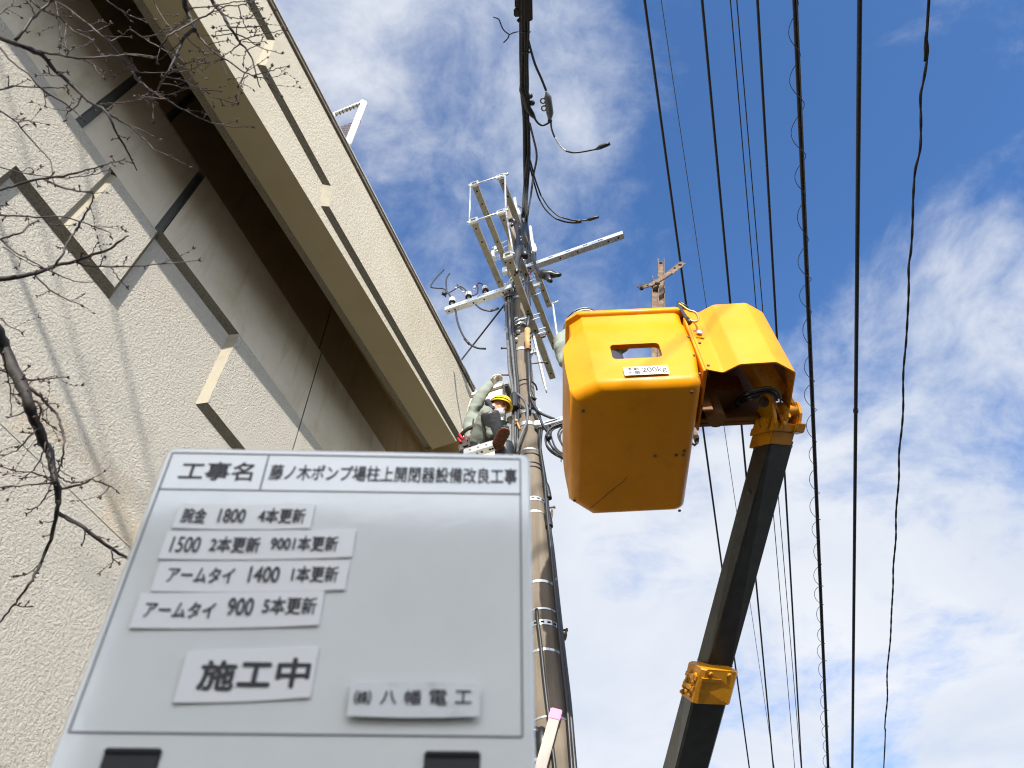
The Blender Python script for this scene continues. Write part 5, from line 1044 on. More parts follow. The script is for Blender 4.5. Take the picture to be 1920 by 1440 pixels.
# heavy hanging limb on the left
B_(2.4, 13.5, 5.5, [(-50, 560), (-20, 600), (0, 633), (10, 657), (22, 688), (38, 715), (50, 745), (60, 778), (70, 800), (80, 825), (90, 843), (97, 860), (99, 885), (103, 903), (108, 916), (109, 942)])
B_(2.4, 4.4, 1.2, [(109, 938), (107, 960), (100, 995), (97, 1008), (88, 1030), (75, 1060), (64, 1080), (53, 1098), (40, 1115), (30, 1130), (15, 1148), (0, 1168), (-20, 1190)]); B_(2.4, 4.4, 2.4, [(106, 960), (130, 975), (150, 984), (175, 1004), (208, 1028), (232, 1042), (262, 1058)])
B_(2.4, 1.6, .9, [(160, 996), (158, 1010), (154, 1020)]); B_(2.4, 1.6, .9, [(208, 1030), (211, 1045), (210, 1058), (206, 1064)]); B_(2.4, 1.3, .9, [(80, 1050), (65, 1068), (45, 1078), (30, 1080)]); B_(2.4, 1.3, .9, [(30, 1130), (34, 1137), (55, 1138)]); B_(2.4, 1.2, .8, [(102, 976), (92, 979), (79, 979)])
B_(2.38, 2.4, .9, [(52, 712), (65, 713), (80, 711), (98, 710), (125, 707)]); B_(2.38, 3.0, 1.2, [(42, 712), (30, 708), (18, 702), (10, 697), (-8, 690)]); B_(2.38, 1.4, .9, [(6, 660), (12, 690), (16, 712), (19, 730), (20, 752), (21, 775)]); B_(2.38, 1.6, .9, [(44, 696), (54, 689)]); B_(2.38, 1.6, 1.0, [(34, 712), (26, 719), (14, 717)])
B_(2.36, 3.0, 1.6, [(56, 726), (68, 738), (82, 750), (92, 762), (107, 776), (113, 795), (118, 815), (120, 835), (117, 860), (113, 875), (106, 888)]); B_(2.36, 1.3, 1.0, [(58, 760), (64, 765), (75, 759), (88, 752), (91, 748), (85, 746), (80, 748)]); B_(2.36, 1.3, .9, [(92, 762), (80, 772), (68, 780)]); B_(2.36, 2.6, 1.8, [(64, 752), (75, 758), (76, 772), (70, 790)])
B_(2.38, 1.7, .9, [(60, 767), (42, 774), (30, 778), (18, 782)]); B_(2.38, 2.0, .9, [(72, 803), (62, 812), (50, 825), (35, 842), (20, 850), (5, 853)]); B_(2.38, 1.8, 1.1, [(72, 800), (72, 815), (70, 832)]); B_(2.38, 1.5, .9, [(68, 808), (55, 813), (42, 811)]); B_(2.38, 1.5, 1.0, [(70, 800), (62, 802), (57, 804)]); B_(2.38, 1.6, .9, [(86, 828), (80, 850), (70, 872), (60, 885), (42, 897)])
B_(2.38, 1.7, .9, [(100, 903), (80, 893), (55, 886), (30, 883), (5, 875)]); B_(2.38, 1.8, 1.2, [(100, 904), (70, 907), (35, 911), (0, 913), (-15, 915)]); B_(2.38, 3.0, .9, [(110, 916), (130, 914), (150, 909), (163, 903), (174, 900), (192, 907), (210, 913), (219, 921)]); B_(2.38, 1.4, .9, [(206, 911), (200, 920), (189, 930)]); B_(2.38, 1.8, 1.2, [(106, 889), (118, 898), (128, 904), (155, 905)]); B_(2.38, 1.6, 1.0, [(98, 906), (90, 922), (80, 940), (62, 955), (50, 963)]); B_(2.38, 1.4, 1.0, [(79, 784), (88, 793), (100, 800)])
limb = MB(); tw = MB(); bud = MB()
def add_bud(p, d, ln=.012, r=.0026): bud.tube([p, p + d * ln * .5, p + d * ln], [r * .7, r, r * .15], 5)
def rvec(): return V((rnd.uniform(-1, 1), rnd.uniform(-1, 1), rnd.uniform(-1, 1))).normalized()
main_br = []
for (d, r0, r1, pts) in BR:
    k = d / F_PX; ph = rnd.uniform(0, 6); n = len(pts)
    P = [tp(x, y, d + .05 * math.sin(ph + i * .9)) for i, (x, y) in enumerate(pts)]
    Q = smooth_line(P, 3); m = len(Q)
    Q = [Q[0]] + [q + rvec() * .0022 for q in Q[1:-1]] + [Q[-1]]
    rs = [(r0 + (r1 - r0) * (i / (m - 1)) ** .8) * k * rnd.uniform(.9, 1.12) for i in range(m)]
    big = r0 > 3.3
    mb = MB(); tw = mb
    mb.tube(Q, rs, 8 if big else 6)
    # fine side twigs
    if not big or d > 2.6:
        for _ in range(rnd.choice((0, 1, 1, 2)) if r0 < 2 else rnd.choice((1, 2, 3))):
            i = rnd.randrange(max(1, m // 4), m - 1); ax = (Q[min(i + 1, m - 1)] - Q[i - 1]).normalized(); dv = (rvec() + ax * 1.1); dv.y *= .4; dv.normalize(); ln = rnd.uniform(.04, .13); bend = rvec() * .35
            T_ = [Q[i]]; cur = dv
            for q_ in range(5): cur = (cur + bend * .3 + rvec() * .10).normalized(); T_.append(T_[-1] + cur * ln / 5)
            r_ = min(rs[i] * .55, .0022); mb.tube(T_, [r_, r_ * .9, r_ * .8, r_ * .7, r_ * .6, r_ * .5], 5)
            for q_ in (2, 3, 4): add_bud(T_[q_], (cur + rvec()).normalized(), rnd.uniform(.006, .010), .002)
            for _q in range(3): add_bud(T_[-1], (cur + rvec() * .75).normalized(), rnd.uniform(.009, .015), .0025)
    # short spurs and buds
    L = sum((Q[i + 1] - Q[i]).length for i in range(m - 1)); nb = int(L / .075)
    for _ in range(nb):
        i = rnd.randrange(1, m - 1) if m > 2 else 0; ax = (Q[min(i + 1, m - 1)] - Q[i - 1]).normalized(); dv = rvec(); dv = (dv - ax * dv.dot(ax) * .3).normalized()
        p = Q[i] + dv * rs[i] * .8
        if rnd.random() < .35:
            e = p + dv * rnd.uniform(.008, .022); tw.tube([p, e], [.0022, .0016], 5)
            for _ in range(3): add_bud(e, (dv + rvec() * .8).normalized(), rnd.uniform(.008, .014))
        else: add_bud(p, (dv + ax * .7).normalized(), rnd.uniform(.006, .011), .0022)
    if not big:
        ax = (Q[-1] - Q[-2]).normalized()
        for _ in range(rnd.randint(3, 5)): add_bud(Q[-1], (ax + rvec() * .75).normalized(), rnd.uniform(.009, .016), .0026)
    mb.build('branch' if big else 'twig', ['bark' if big else 'twig'], tree)
tag(bud.build('bud', ['bud'], tree), kind='stuff')
# trunk and leaders beyond the left edge of the frame, carrying the limbs
s = MB(); T0 = V((-2.75, -.5, 0)); T1 = V((-2.7, -.42, 1.2)); T2 = V((-2.65, -.35, 2.4)); T3 = V((-2.62, -.3, 3.4)); T4 = V((-2.5, -.35, 4.5))
s.tube(smooth_line([T0, T1, T2, T3, T4]), [.17 - .008 * i for i in range(17)], 16); s.build('trunk', 'bark', tree)
s = MB()
for (d, px, py, r, base) in ((2.4, -50, 560, .028, T3), (2.5, -60, 528, .012, T2 * .3 + T3 * .7), (2.55, -40, 368, .010, T3), (2.7, -60, 40, .013, T4), (2.66, 110, -18, .008, T4), (2.85, 343, -20, .013, T4), (2.8, 388, -25, .010, T4), (3.0, 85, -15, .008, T4), (2.6, -40, 50, .006, T4), (2.62, -30, 174, .006, T3), (2.62, -30, 190, .006, T3), (2.5, -30, 400, .006, T3), (2.45, -20, 440, .006, T3), (2.9, 40, -20, .006, T4), (2.95, 190, -10, .005, T4), (2.95, 285, -8, .005, T4), (2.52, -30, 307, .005, T3), (2.95, -20, 42, .005, T4)):
    e = tp(px, py, d + .0); mid = (base + e) / 2 + V((0, 0, .12)); s.tube(smooth_line([base, mid, e], 6), [r * 2.0 + (r - r * 2.0) * i / 12 for i in range(13)], 8)
s.build('limb', 'bark', tree)
# ================================================================== SIGNBOARD HELD UP IN FRONT OF THE CAMERA
BO = V((-0.492, 0.726, 2.325)); BX = V((0.997, 0.067, -0.024)).normalized(); BN = V((-0.061, 0.981, 0.185)); BY = BX.cross(BN) * -1.0
BY = V((-0.030, 0.183, -0.983)); BY = (BY - BX * BY.dot(BX)).normalized(); BN = BX.cross(BY).normalized()      # BN points away from the camera
if BN.y < 0: BN = -BN
def bd(x, y, h=0.0): return BO + BX * x + BY * y - BN * h
board = thing('signboard', bd(.25, .46, -.01), 'glossy white construction notice board with pasted text strips held up close to the camera', 'notice board')
X0, X1, Y0, Y1 = -.009, .514, -.0105, .475
s = MB(); rr = .012; R_ = []
for cx, cy, a0 in ((X1 - rr, Y0 + rr, -90), (X1 - rr, Y1 - rr, 0), (X0 + rr, Y1 - rr, 90), (X0 + rr, Y0 + rr, 180)):
    R_ += [(cx + rr * math.cos(math.radians(a0 + i * 18)), cy + rr * math.sin(math.radians(a0 + i * 18))) for i in range(6)]
def shr(e): 
    cx, cy = (X0 + X1) / 2, (Y0 + Y1) / 2; return [(x + (e if x < cx else -e), y + (e if y < cy else -e)) for x, y in R_]
s.loft([[bd(x, y, -.016) for x, y in shr(.003)], [bd(x, y, -.013) for x, y in R_], [bd(x, y, -.003) for x, y in R_], [bd(x, y, 0) for x, y in shr(.003)]]); 
panel = s.build('panel', 'board', board)
s = MB()
def line(x0, y0, x1, y1, w_=.0016):
    a, b = bd(x0, y0, .0006), bd(x1, y1, .0006); s.bar(a, b, w_, .0008, BN)
line(0, 0, .5, 0); line(0, 0, 0, .383, .0019); line(.5, 0, .5, .383, .0019); line(0, .383, .5, .383, .0019); line(0, .0625, .5, .0605); line(.138, 0, .138, .062, .0019)
s.build('frame_line', 'board_line', board)
s = MB(); text_mesh(s, '工事名', bd(0, 0, .0008), BX, BY, .020, .0155, .122, .046, .0, heavy=.0005); s.build('heading_lettering', 'ink', board); s = MB(); text_mesh(s, '藤ノ木ポンプ場柱上開閉器設備改良工事', bd(0, 0, .0008), BX, BY, .146, .0175, .495, .044, .0, heavy=.00035); s.build('heading_lettering', 'ink', board)
def strip(x0, y0, x1, y1, m, texts, th=.0022, skew=0.0, name='text_strip', x0b=None, bold=.006, curl=.004):
    mb = MB(); n = 8; x0b = x0 if x0b is None else x0b
    top, bot = [], []
    for i in range(n + 1):
        t = i / n; h = th + curl * (abs(t - .5) * 2) ** 3 * .35
        top.append(bd(x0 + (x1 - x0) * t, y0 + skew * t, h)); bot.append(bd(x0b + (x1 - x0b) * t, y1 + skew * t + .0016 * math.sin(t * 3.1), h))
    for i in range(n):
        mb.quad(bot[i], bot[i + 1], top[i + 1], top[i]); mb.quad(bot[i] + BN * .0018, bot[i + 1] + BN * .0018, bot[i + 1], bot[i]); mb.quad(top[i], top[i + 1], top[i + 1] + BN * .0018, top[i] + BN * .0018)
        mb.quad(top[i] + BN * .0018, top[i + 1] + BN * .0018, bot[i + 1] + BN * .0018, bot[i] + BN * .0018)
    mb.quad(top[0], bot[0], bot[0] + BN * .0018, top[0] + BN * .0018); mb.quad(top[n], bot[n], bot[n] + BN * .0018, top[n] + BN * .0018)
    o = mb.build(name, m, board); tb = MB()
    for (t, a, b, c, d_) in texts: text_mesh(tb, t, bd(0, 0, th + .0014), BX, BY, a, b, c, d_, 0.0, heavy=bold * .07)
    tb.build('lettering', 'ink', o); return o
strip(.037, .087, .219, .125, 'strip', [('腕金', .045, .0945, .077, .1175), ('1800', .094, .0945, .129, .1155), ('4本更新', .147, .0925, .209, .1155)], skew=-.003)
strip(.033, .130, .280, .171, 'strip', [('1500', .044, .1385, .081, .1615), ('2本更新', .094, .1375, .158, .160), ('9001本更新', .172, .1345, .259, .1565)], skew=-.007)
strip(.037, .175, .278, .216, 'strip', [('アームタイ', .052, .1825, .135, .2035), ('1400', .154, .180, .192, .2015), ('1本更新', .208, .1785, .266, .2005)], skew=-.006)
strip(.027, .219, .253, .264, 'strip', [('アームタイ', .038, .230, .123, .2505), ('900', .138, .2235, .169, .246), ('5本更新', .181, .2215, .246, .244)], skew=-.007)
strip(.105, .292, .258, .351, 'strip', [('施', .127, .303, .167, .336), ('工', .172, .305, .208, .331), ('中', .215, .299, .252, .332)], skew=-.008, bold=.016)
strip(.303, .327, .4515, .365, 'strip_old', [('㈱', .309, .337, .328, .353), ('八', .339, .337, .357, .352), ('幡', .366, .336, .385, .352), ('電', .394, .3355, .414, .352), ('工', .423, .336, .442, .350)], th=.008, skew=-.001, name='name_plate', curl=0.0, bold=.003)
for x0, x1 in ((.047, .108), (.3925, .4535)):
    s = MB(); s.obox((bd(x0, .3995, .0015) + bd(x1, .446, .0015)) / 2, BX * (x1 - x0) / 2, BY * .0235, BN * .0016, 0, .002); sl = s.build('clip_slot', 'slot', board)
    s = MB(); s.obox((bd(x0, .3995, .0035) + bd(x1, .406, .0035)) / 2, BX * (x1 - x0) / 2, BY * .003, BN * .003, 0, .002); s.build('slot_lip', 'slot', sl)
# carrying pole of the board, down to the pavement
s = MB(); pt = bd(.25, .47, -.012); s.tube([pt - BY * .05, pt], .012, 12); s.tube([pt, V((pt.x, pt.y, .112))], .014, 12); s.tube([V((pt.x, pt.y, .102)), V((pt.x, pt.y, .125))], .11, 20); s.build('stand', 'galv', board)
# ================================================================== LADDER AGAINST THE POLE
la = pp(1040, 1345, .175); lb_ = pp(1014, 1440, .23); dl = (lb_ - la).normalized(); foot_t = la.z / -dl.z; lf = la + dl * (foot_t - .12)
lad = thing('ladder', (lf.x - .2, lf.y, .1), 'weathered ladder rail with a pink end cap leaning against the utility pole', 'ladder')
sl_ = V((1, .05, 0)); sl_ = (sl_ - dl * sl_.dot(dl)).normalized(); nl = dl.cross(sl_)
off = -sl_ * .40
for o_ in (V((0, 0, 0)), off):
    s = MB(); s.bar(la + o_, V((lf.x, lf.y, lf.z)) + o_, .074, .034, nl, 0, .004); rl = s.build('rail', 'timber', lad)
    s = MB(); s.bar(la + o_ - dl * .06, la + o_ + dl * .03, .082, .042, nl, 0, .006); s.bar(la + o_ - dl * .055 + nl * .0, la + o_ + dl * .025, .05, .045, nl); s.build('end_cap', 'pink', rl)
for k in range(12):
    c = la + dl * (.35 + k * .34); s = MB(); s.tube([c + off, c], .016, 8); s.build('rung', 'timber', lad)
s = MB(); c = pp(1017, 1392, .12); s.ball(c, .075, 0, 10, (.7, .7, 1.5)); s.tube([c + V((0, 0, .06)), c + V((-.1, 0, .10))], .035, 10); s.build('pole_pad', 'rubber', lad)
# ================================================================== PEOPLE
def skin_body(chains, voxel=.009):
    """chains: list of (list of (pos, radius)); the first pelvis point is shared through exact positions"""
    vs, rs, es = [], [], []
    idx = {}
    def vid(p, r):
        k = (round(p.x, 4), round(p.y, 4), round(p.z, 4))
        if k not in idx: idx[k] = len(vs); vs.append(p); rs.append(r)
        return idx[k]
    for ch in chains:
        ids = [vid(V(p), r) for p, r in ch]
        es += [(a, b) for a, b in zip(ids[:-1], ids[1:]) if a != b]
    me = bpy.data.meshes.new('body'); me.from_pydata([tuple(v) for v in vs], es, [])
    o = bpy.data.objects.new('body', me); col.objects.link(o)
    md = o.modifiers.new('s', 'SKIN'); md.use_smooth_shade = True; md.branch_smoothing = .6
    for i, sv in enumerate(me.skin_vertices[0].data): sv.radius = (rs[i], rs[i]); sv.use_root = (i == 0)
    o.modifiers.new('d', 'SUBSURF').levels = 2
    dg = bpy.context.evaluated_depsgraph_get(); m2 = bpy.data.meshes.new_from_object(o.evaluated_get(dg))
    out = ([v.co.copy() for v in m2.vertices], [tuple(p.vertices) for p in m2.polygons])
    bpy.data.objects.remove(o); bpy.data.meshes.remove(me); bpy.data.meshes.remove(m2); return out
def fuse(name, mb, voxel, parent, mats, regions, smooth_it=2, wrinkle=0.0):
    """voxel-fuse everything in mb into one continuous surface and colour it by the nearest body segment"""
    o = mb.build(name, mats[0], None, recalc=True)
    md = o.modifiers.new('r', 'REMESH'); md.mode = 'VOXEL'; md.voxel_size = voxel; md.use_smooth_shade = True
    m3 = o.modifiers.new('c', 'SMOOTH'); m3.iterations = smooth_it; m3.factor = .5
    dg = bpy.context.evaluated_depsgraph_get(); me = bpy.data.meshes.new_from_object(o.evaluated_get(dg)); old = o.data; o.modifiers.clear(); o.data = me; bpy.data.meshes.remove(old)
    me.materials.clear()
    for m in mats: me.materials.append(M[m])
    org = V(parent.location) if parent else V((0, 0, 0))
    for p in me.polygons:
        c = V(p.center); best = 1e9; bi = 0
        for (a, b, r, mi) in regions:
            a, b = V(a), V(b); ab = b - a; t = max(0, min(1, (c - a).dot(ab) / max(ab.length_squared, 1e-9))); d_ = (c - (a + ab * t)).length - r
            if d_ < best: best = d_; bi = mi
        p.material_index = bi; p.use_smooth = True
    # folds of loose cloth
    clothv = set(i for p in me.polygons if p.material_index in (0, 4) for i in p.vertices); others = set(i for p in me.polygons if p.material_index not in (0, 4) for i in p.vertices)
    from mathutils import noise
    for i in clothv - others:
        v = me.vertices[i]; c = V(v.co); n1 = noise.noise(V((c.x * 6 + c.z * 4, c.y * 6 - c.z * 3, c.z * 11 + c.x * 5))); n2 = noise.noise(c * 24)
        v.co = c + V(v.normal) * ((.5 - abs(n1)) * .018 - .006 + n2 * .002)
    me.update()
    for v in me.vertices: v.co = v.co - org
    o.name = name
    if parent: o.parent = parent
    return o
def head_shape(mb, c, f, u, k=1.0):
    f = V(f).normalized(); u = V(u); u = (u - f * u.dot(f)).normalized(); r = f.cross(u)
    rot = Matrix((r, f, u)).transposed()
    P = lambda x, y, z: c + r * x * k + f * y * k + u * z * k
    mb.ball(P(0, -.012, .025), .098 * k, 0, 12, (.80, 1.0, .98), rot); mb.ball(P(0, .018, -.045), .072 * k, 0, 12, (.86, .92, 1.0), rot); mb.ball(P(0, .050, -.092), .034 * k, 0, 10, (1.1, .8, .75), rot)
    mb.tube([P(0, .078, .02), P(0, .100, -.022), P(0, .085, -.032)], [.010 * k, .016 * k, .012 * k], 8)
    for sg in (-1, 1):
        mb.ball(P(sg * .080, -.012, -.012), .030 * k, 0, 8, (.35, .7, 1.1), rot); mb.ball(P(sg * .036, .062, -.025), .028 * k, 0, 8, (1, .6, .8), rot)
        mb.tube([P(sg * .014, .086, .030), P(sg * .046, .074, .028)], .010 * k, 6)
    mb.tube([P(-.024, .084, -.060), P(0, .092, -.060), P(.024, .084, -.060)], .009 * k, 6)
    return P, r, f, u
def hand_shape(mb, wrist, d, palm_n, curl=1.2, k=1.0, spread=.12, thumb_side=1):
    """palm with five bent fingers; d points along the hand, palm_n out of the palm"""
    d = V(d).normalized(); n = V(palm_n); n = (n - d * n.dot(d)).normalized(); s_ = d.cross(n) * thumb_side
    L = .095 * k
    mb.obox(wrist + d * L * .55, d * L * .5, s_ * .040 * k, n * .014 * k, 0, .010)
    segs = []
    for i, (o_, ln) in enumerate(((.030, .072), (.010, .080), (-.010, .074), (-.030, .058))):
        p = wrist + d * L + s_ * o_ * k; dd = (d + s_ * spread * o_ * 20).normalized(); pts = [p - d * .02]; cur = dd
        ang = 0
        for j, fr in enumerate((.42, .32, .26)):
            ang += curl * (.42, .40, .30)[j]; cur = (dd * math.cos(ang) + n * math.sin(ang)); p = p + cur * ln * fr * k; pts.append(p)
        mb.tube(pts, [.0105 * k, .0105 * k, .0095 * k, .0085 * k], 8); segs.append((pts[0], pts[-1]))
    p = wrist + d * L * .35 + s_ * .036 * k; q = p + (d * .55 + s_ * .55 + n * .5).normalized() * .045 * k; q2 = q + (d * .8 + n * .75 - s_ * .15).normalized() * .034 * k
    mb.tube([wrist + d * L * .2 + s_ * .02 * k, p, q, q2], [.014 * k, .0135 * k, .0115 * k, .010 * k], 8)
    return segs
def helmet(parent, c, f, u, m, R=.128, band=None):
    f = V(f).normalized(); u = V(u); u = (u - f * u.dot(f)).normalized(); r = f.cross(u); mb = MB(); n = 28; rings = []
    for j in range(11):
        th = math.pi / 2 * j / 10; z = math.sin(th) * R * .98; rad = math.cos(th) * R
        ring_ = []
        for i in range(n):
            a = 2 * math.pi * i / n; rib = 1 + .025 * max(0, math.cos(a * 2)) ** 8 * math.cos(th)
            ring_.append(c + r * math.sin(a) * rad * .88 * rib + f * math.cos(a) * rad * 1.08 * rib + u * (z + .022))
        rings.append(ring_)
    brim = []
    for i in range(n):
        a = 2 * math.pi * i / n; e = 1.10 + .20 * max(0, math.cos(a)) ** 2
        brim.append(c + r * math.sin(a) * R * .88 * e + f * math.cos(a) * R * 1.08 * e + u * (.010 - .012 * max(0, math.cos(a))))
    lip = [p - u * .006 for p in brim]; inner_ = [c + (p - c) * .90 - u * .004 for p in rings[0]]; ins_top = [c + (p - c) * .8 + u * .03 for p in rings[4]]
    mb.loft([ins_top, inner_, lip, brim] + rings[:-1] + [[c + u * (R * .98 + .022) + (p - (c + u * (R * .98 + .022))) * .02 for p in rings[-2]]], 0, True)
    h = mb.build('helmet', m, parent)
    mb = MB(); pts = [c + r * math.sin(a) * R * .885 * 1.012 + f * math.cos(a) * R * 1.08 * 1.012 + u * .040 for a in [2 * math.pi * i / 36 for i in range(37)]]; mb.tube(pts, .0045, 6); mb.build('helmet_band', 'rubber', h)
    return h
# ---- worker on the pole
w1 = thing('person', on_y(892, 845, 5.08), 'worker in grey green workwear and yellow helmet seated on the pole, reaching one arm up', 'person')
PVp = on_y(894, 830, 5.10); S1 = on_y(887, 808, 5.12); S2 = on_y(887, 782, 5.10); NB = on_y(906, 768, 5.06); HD = on_y(936, 766, 4.99)
SHR = on_y(889, 768, 5.00); ELR = on_y(901, 741, 4.93); WRR = on_y(921, 719, 4.92); SHL = on_y(908, 782, 5.17); ELL = on_y(932, 800, 5.19); WRL = on_y(950, 790, 5.16)
HPR = on_y(897, 832, 5.00); KNR = on_y(914, 764, 4.70); sole_z = on_y(927, 841, 4.93).z; ANR = on_y(921, 822, 4.86)
HPL = on_y(904, 838, 5.12); KNL = on_y(943, 822, 4.98); ANL = on_y(950, 890, 5.06)
ft_d = (HD - NB).normalized(); fdir = V((.72, -.58, -.40)).normalized(); hup = V((.22, -.10, .95))
chains = [[(PVp, .145), (S1, .150), (S2, .155), ((S2 + NB) / 2 + V((0, 0, .01)), .115), (NB, .070), ((NB * .45 + HD * .55), .058), (HD, .062)],
          [(S2, .155), (SHR, .092), ((SHR + ELR) / 2, .078), (ELR, .068), ((ELR * .45 + WRR * .55), .060), (WRR * .9 + ELR * .1, .052), (WRR, .036)],
          [(S2, .155), (SHL, .085), ((SHL + ELL) / 2, .070), (ELL, .062), ((ELL + WRL) / 2, .054), (WRL, .036)],
          [(PVp, .145), (HPR, .118), ((HPR + KNR) / 2, .105), (KNR, .080), ((KNR + ANR) / 2, .048), (ANR, .045)],
          [(PVp, .145), (HPL, .112), ((HPL + KNL) / 2, .10), (KNL, .080), ((KNL + ANL) / 2, .066), (ANL, .055)]]
mb = MB(); vs, fs = skin_body(chains); mb.add(vs, fs, 0, True)
P_, hr, hf, hu = head_shape(mb, HD, fdir, hup)
hd_dir = (on_y(936, 704, 4.90) - WRR).normalized()
hand_shape(mb, WRR - hd_dir * .015, hd_dir, V((.55, -.2, -.75)), 1.75, 1.1, .05, -1); hand_shape(mb, WRL, V((.8, -.1, .4)), V((0, -.3, -.9)), 1.3)
reg = [(PVp, S1, .15, 0), (S1, S2, .15, 0), (S2, NB, .10, 0), (SHR, ELR, .08, 0), (ELR, WRR * .92 + ELR * .08, .06, 0), (SHL, ELL, .08, 0), (ELL, WRL, .055, 0), (HPR, KNR, .10, 0), (KNR, ANR, .07, 0), (HPL, KNL, .10, 0), (KNL, ANL, .07, 0),
       (HD, HD + hf * .04 - hu * .05, .10, 1), (NB * .4 + HD * .6, HD, .06, 1), (WRR * .97 + ELR * .03, WRR + hd_dir * .012, .045, 1), (WRR + hd_dir * .03, WRR + hd_dir * .2, .05, 2), (WRL + V((.02, 0, .01)), WRL + V((.16, 0, .08)), .05, 2)]
bo = fuse('body', mb, .010, w1, ['cloth', 'skin', 'glove'], reg, 1)
helmet(w1, HD + hu * .022, hf, hu, 'helmet', .118)
s = MB(); rot = Matrix((hr, hf, hu)).transposed()
s.ball(HD + hf * .050 - hu * .066, .053, 0, 10, (1.0, .85, .95), rot); mk = s.build('face_mask', 'mask', w1)
s = MB(); s.tube([HD + hr * .075 + hf * .03 - hu * .045, HD + hr * .085 - hf * .01 - hu * .01], .006, 6); s.tube([HD - hr * .075 + hf * .03 - hu * .045, HD - hr * .085 - hf * .01 - hu * .01], .008, 6); s.tube([HD - hr * .083 + hf * .02 + hu * .04, HD - hr * .07 + hf * .05 - hu * .10], .007, 6); s.build('chin_strap', 'mask', w1)
s = MB()
for sg in (-1, 1): s.ball(HD + hf * .094 + hr * sg * .033 + hu * .012, .010, 0, 6)
s.build('eye', 'ink', w1)
s = MB(); s.tube(smooth_line([NB + V((.05, -.09, .02)), NB + V((.09, -.10, -.06)), NB + V((.10, -.09, -.13))]), .035, 10); s.build('inner_collar', 'cloth_dark', w1)
# boots
def boot(parent, kn, an, heel, toe, w_=.052):
    sh = (kn - an); f_ = (toe - heel); f_.normalize(); upv = V((0, 0, 1)); upv = (upv - f_ * upv.dot(f_)).normalized(); sd = f_.cross(upv)
    mb = MB(); top = an + sh * .80; pts = [top, an + sh * .72, an + sh * .55, an + sh * .40, an + sh * .25, an + sh * .10, an + V((0, 0, -.02))]
    n = 20; rings = []
    for i, p in enumerate(pts):
        d_ = sh.normalized(); a_ = d_.orthogonal().normalized(); b_ = d_.cross(a_); rad = (.096, .098, .092, .087, .083, .075, .066)[i]
        rings.append([p + (a_ * math.cos(2 * math.pi * k / n) + b_ * math.sin(2 * math.pi * k / n)) * rad * (1 + .04 * math.sin(k * 2.1 + i * 1.7)) for k in range(n)])
    mb.loft(rings, 0, True)
    prof = [(.0, .035, .06), (.03, .045, .085), (.09, .046, .095), (.15, .046, .075), (.20, .050, .058), (.25, .047, .048), (.285, .032, .038), (.297, .012, .028)]
    rings = []
    for (x, hw, ht) in prof:
        rings.append([heel + f_ * x + sd * hw * math.cos(a) * 1.08 + upv * (ht * (.5 + .5 * math.sin(a))) for a in [2 * math.pi * k / 16 for k in range(16)]])
    mb.loft(rings, 0, True); bt = mb.build('boot', 'boot', parent)
    mb = MB(); N = 12; L_ = []; R2 = []
    for (x, hw, ht) in prof: L_.append(heel + f_ * (x - .003) + sd * (hw * 1.12 + .004)); R2.append(heel + f_ * (x - .003) - sd * (hw * 1.12 + .004))
    outl_ = L_ + list(reversed(R2)); mb.loft([[p - upv * .004 for p in outl_], [p - upv * .020 for p in outl_]])
    for k in range(13):
        x = .03 + k * .019; i = min(int(x / .3 * 7), 6); hw = prof[i][1]
        mb.obox(heel + f_ * x - upv * .022, f_ * .005, sd * hw * .9, upv * .005)
    mb.build('boot_sole', 'sole', bt); return bt
heel = V((on_z(928, 842, sole_z).x, on_z(928, 842, sole_z).y, sole_z)); toe = on_z(948, 803, sole_z)
boot(w1, KNR, V((heel.x, heel.y, sole_z + .10)) + (toe - heel).normalized() * .05, heel, toe)
hl2 = ANL + V((0, .06, -.10)); boot(w1, KNL, ANL, hl2, hl2 + V((.12, -.25, -.05)))
# belt, pouch and pliers
s = MB(); s.tube([PVp + V((math.cos(a) * .165, math.sin(a) * .15, .075 + .02 * math.cos(a))) for a in [2 * math.pi * i / 24 for i in range(25)]], .022, 8); s.tube(smooth_line([on_y(880, 822, 4.98), on_y(884, 808, 4.97), on_y(888, 786, 4.97)]), .010, 6); bl_ = s.build('tool_belt', 'leather', w1)
s = MB(); s.obox(on_y(873, 832, 4.96), (.045, -.01, .01), (.01, .035, 0), (-.012, 0, .085), 0, .02); s.obox(on_y(866, 842, 4.97), (.03, 0, .01), (0, .03, 0), (-.01, 0, .05), 0, .012); pu = s.build('tool_pouch', 'leather', bl_)
s = MB()
for x0, y0, x1, y1 in ((861, 814, 868, 824), (859, 822, 865, 830), (873, 820, 876, 826)): s.tube([on_y(x0, y0, 4.93), on_y(x1, y1, 4.93)], .012, 8)
s.build('pliers', 'red_tool', pu)
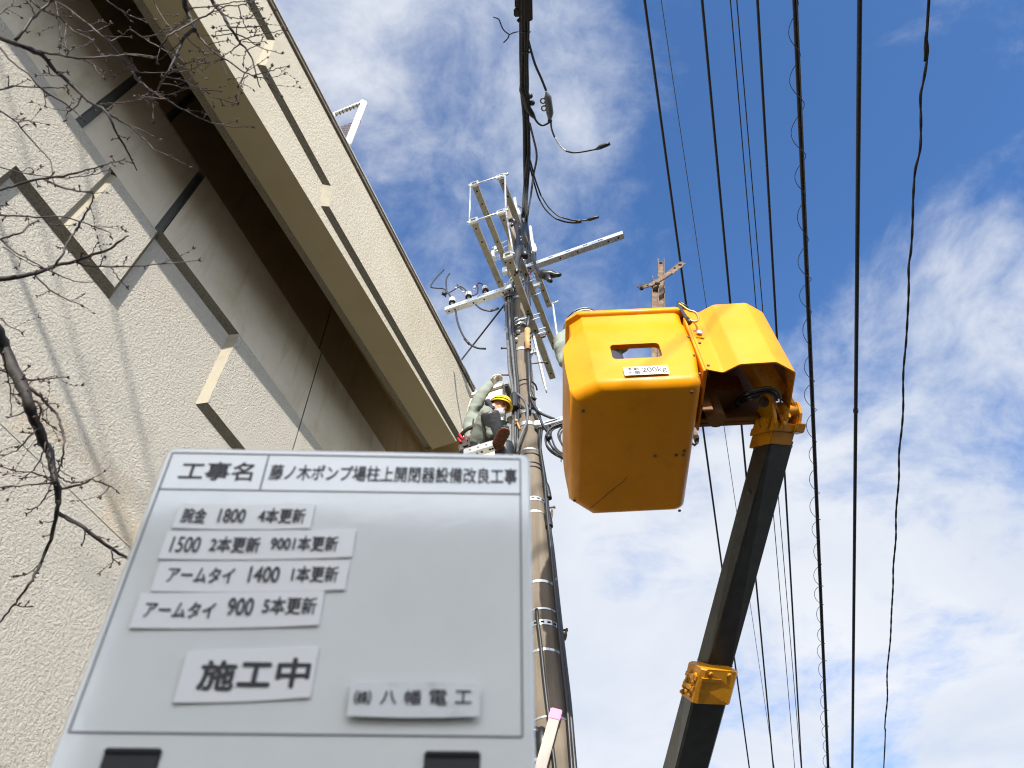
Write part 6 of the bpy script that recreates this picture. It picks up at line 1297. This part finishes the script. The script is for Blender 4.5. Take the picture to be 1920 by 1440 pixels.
# ---- worker in the bucket
w2 = thing('person', (0.66, 3.36, 5.135), 'worker standing in the yellow bucket, mostly hidden, with one pale sleeve over its left side', 'person')
pv = V((.70, 3.38, 6.02)); s1 = V((.69, 3.37, 6.22)); s2 = V((.665, 3.34, 6.42)); nb = V((.63, 3.33, 6.50)); h2 = V((.585, 3.36, 6.62))
shl = V((.50, 3.33, 6.46)); ell = on_y(1052, 640, 3.18); wrl = on_y(1058, 684, 3.07); shr_ = V((.80, 3.45, 6.45)); elr = V((.86, 3.30, 6.22)); wrr = V((.72, 3.14, 6.22))
hpl = V((.62, 3.38, 5.96)); knl = V((.61, 3.36, 5.58)); anl = V((.60, 3.40, 5.22)); hpr = V((.79, 3.40, 5.96)); knr = V((.80, 3.38, 5.58)); anr = V((.81, 3.42, 5.22))
chains = [[(pv, .14), (s1, .145), (s2, .15), ((s2 + nb) / 2, .10), (nb, .065), ((nb + h2) / 2, .058), (h2, .06)], [(s2, .15), (shl, .088), ((shl + ell) / 2, .072), (ell, .070), ((ell * .5 + wrl * .5), .058), (wrl * .9 + ell * .1, .046), (wrl, .036)],
          [(s2, .15), (shr_, .085), ((shr_ + elr) / 2, .07), (elr, .06), ((elr + wrr) / 2, .05), (wrr, .035)], [(pv, .14), (hpl, .11), ((hpl + knl) / 2, .09), (knl, .075), ((knl + anl) / 2, .065), (anl, .05)], [(pv, .14), (hpr, .11), ((hpr + knr) / 2, .09), (knr, .075), ((knr + anr) / 2, .065), (anr, .05)]]
mb = MB(); vs, fs = skin_body(chains); mb.add(vs, fs, 0, True)
fd2 = V((-.75, .55, .05)); P_, hr, hf, hu = head_shape(mb, h2, fd2, Z)
dh = (on_y(1061, 714, 3.04) - wrl).normalized(); hand_shape(mb, wrl, dh, V((1, 0, -.1)), .9, 1.0, .06); hand_shape(mb, wrr, V((-.6, -.6, -.1)), V((.2, -.2, -.9)), 1.0)
for a_ in (anl, anr): mb.ball(a_ + V((-.03, -.05, -.045)), .06, 0, 10, (1.0, 2.1, .70))
reg = [(pv, s1, .15, 4), (s1, s2, .15, 4), (s2, nb, .1, 0), (shl, ell, .08, 0), (ell, wrl * .95 + ell * .05, .06, 0), (shr_, elr, .08, 0), (elr, wrr, .055, 0), (hpl, knl, .1, 0), (knl, anl, .07, 0), (hpr, knr, .1, 0), (knr, anr, .07, 0), (h2, h2 - hu * .05, .1, 1), (nb, h2, .06, 1), (wrl + dh * .015, wrl + dh * .2, .05, 2), (wrr - V((.02, .02, 0)), wrr - V((.1, .1, .02)), .05, 2), (anl + V((0, -.1, -.06)), anl + V((0, .02, -.06)), .07, 3), (anr + V((0, -.1, -.06)), anr + V((0, .02, -.06)), .07, 3)]
fuse('body', mb, .011, w2, ['cloth', 'skin', 'glove', 'boot', 'cloth_dark'], reg, 1)
helmet(w2, h2 + hu * .03, hf, hu, 'porcelain', .122)
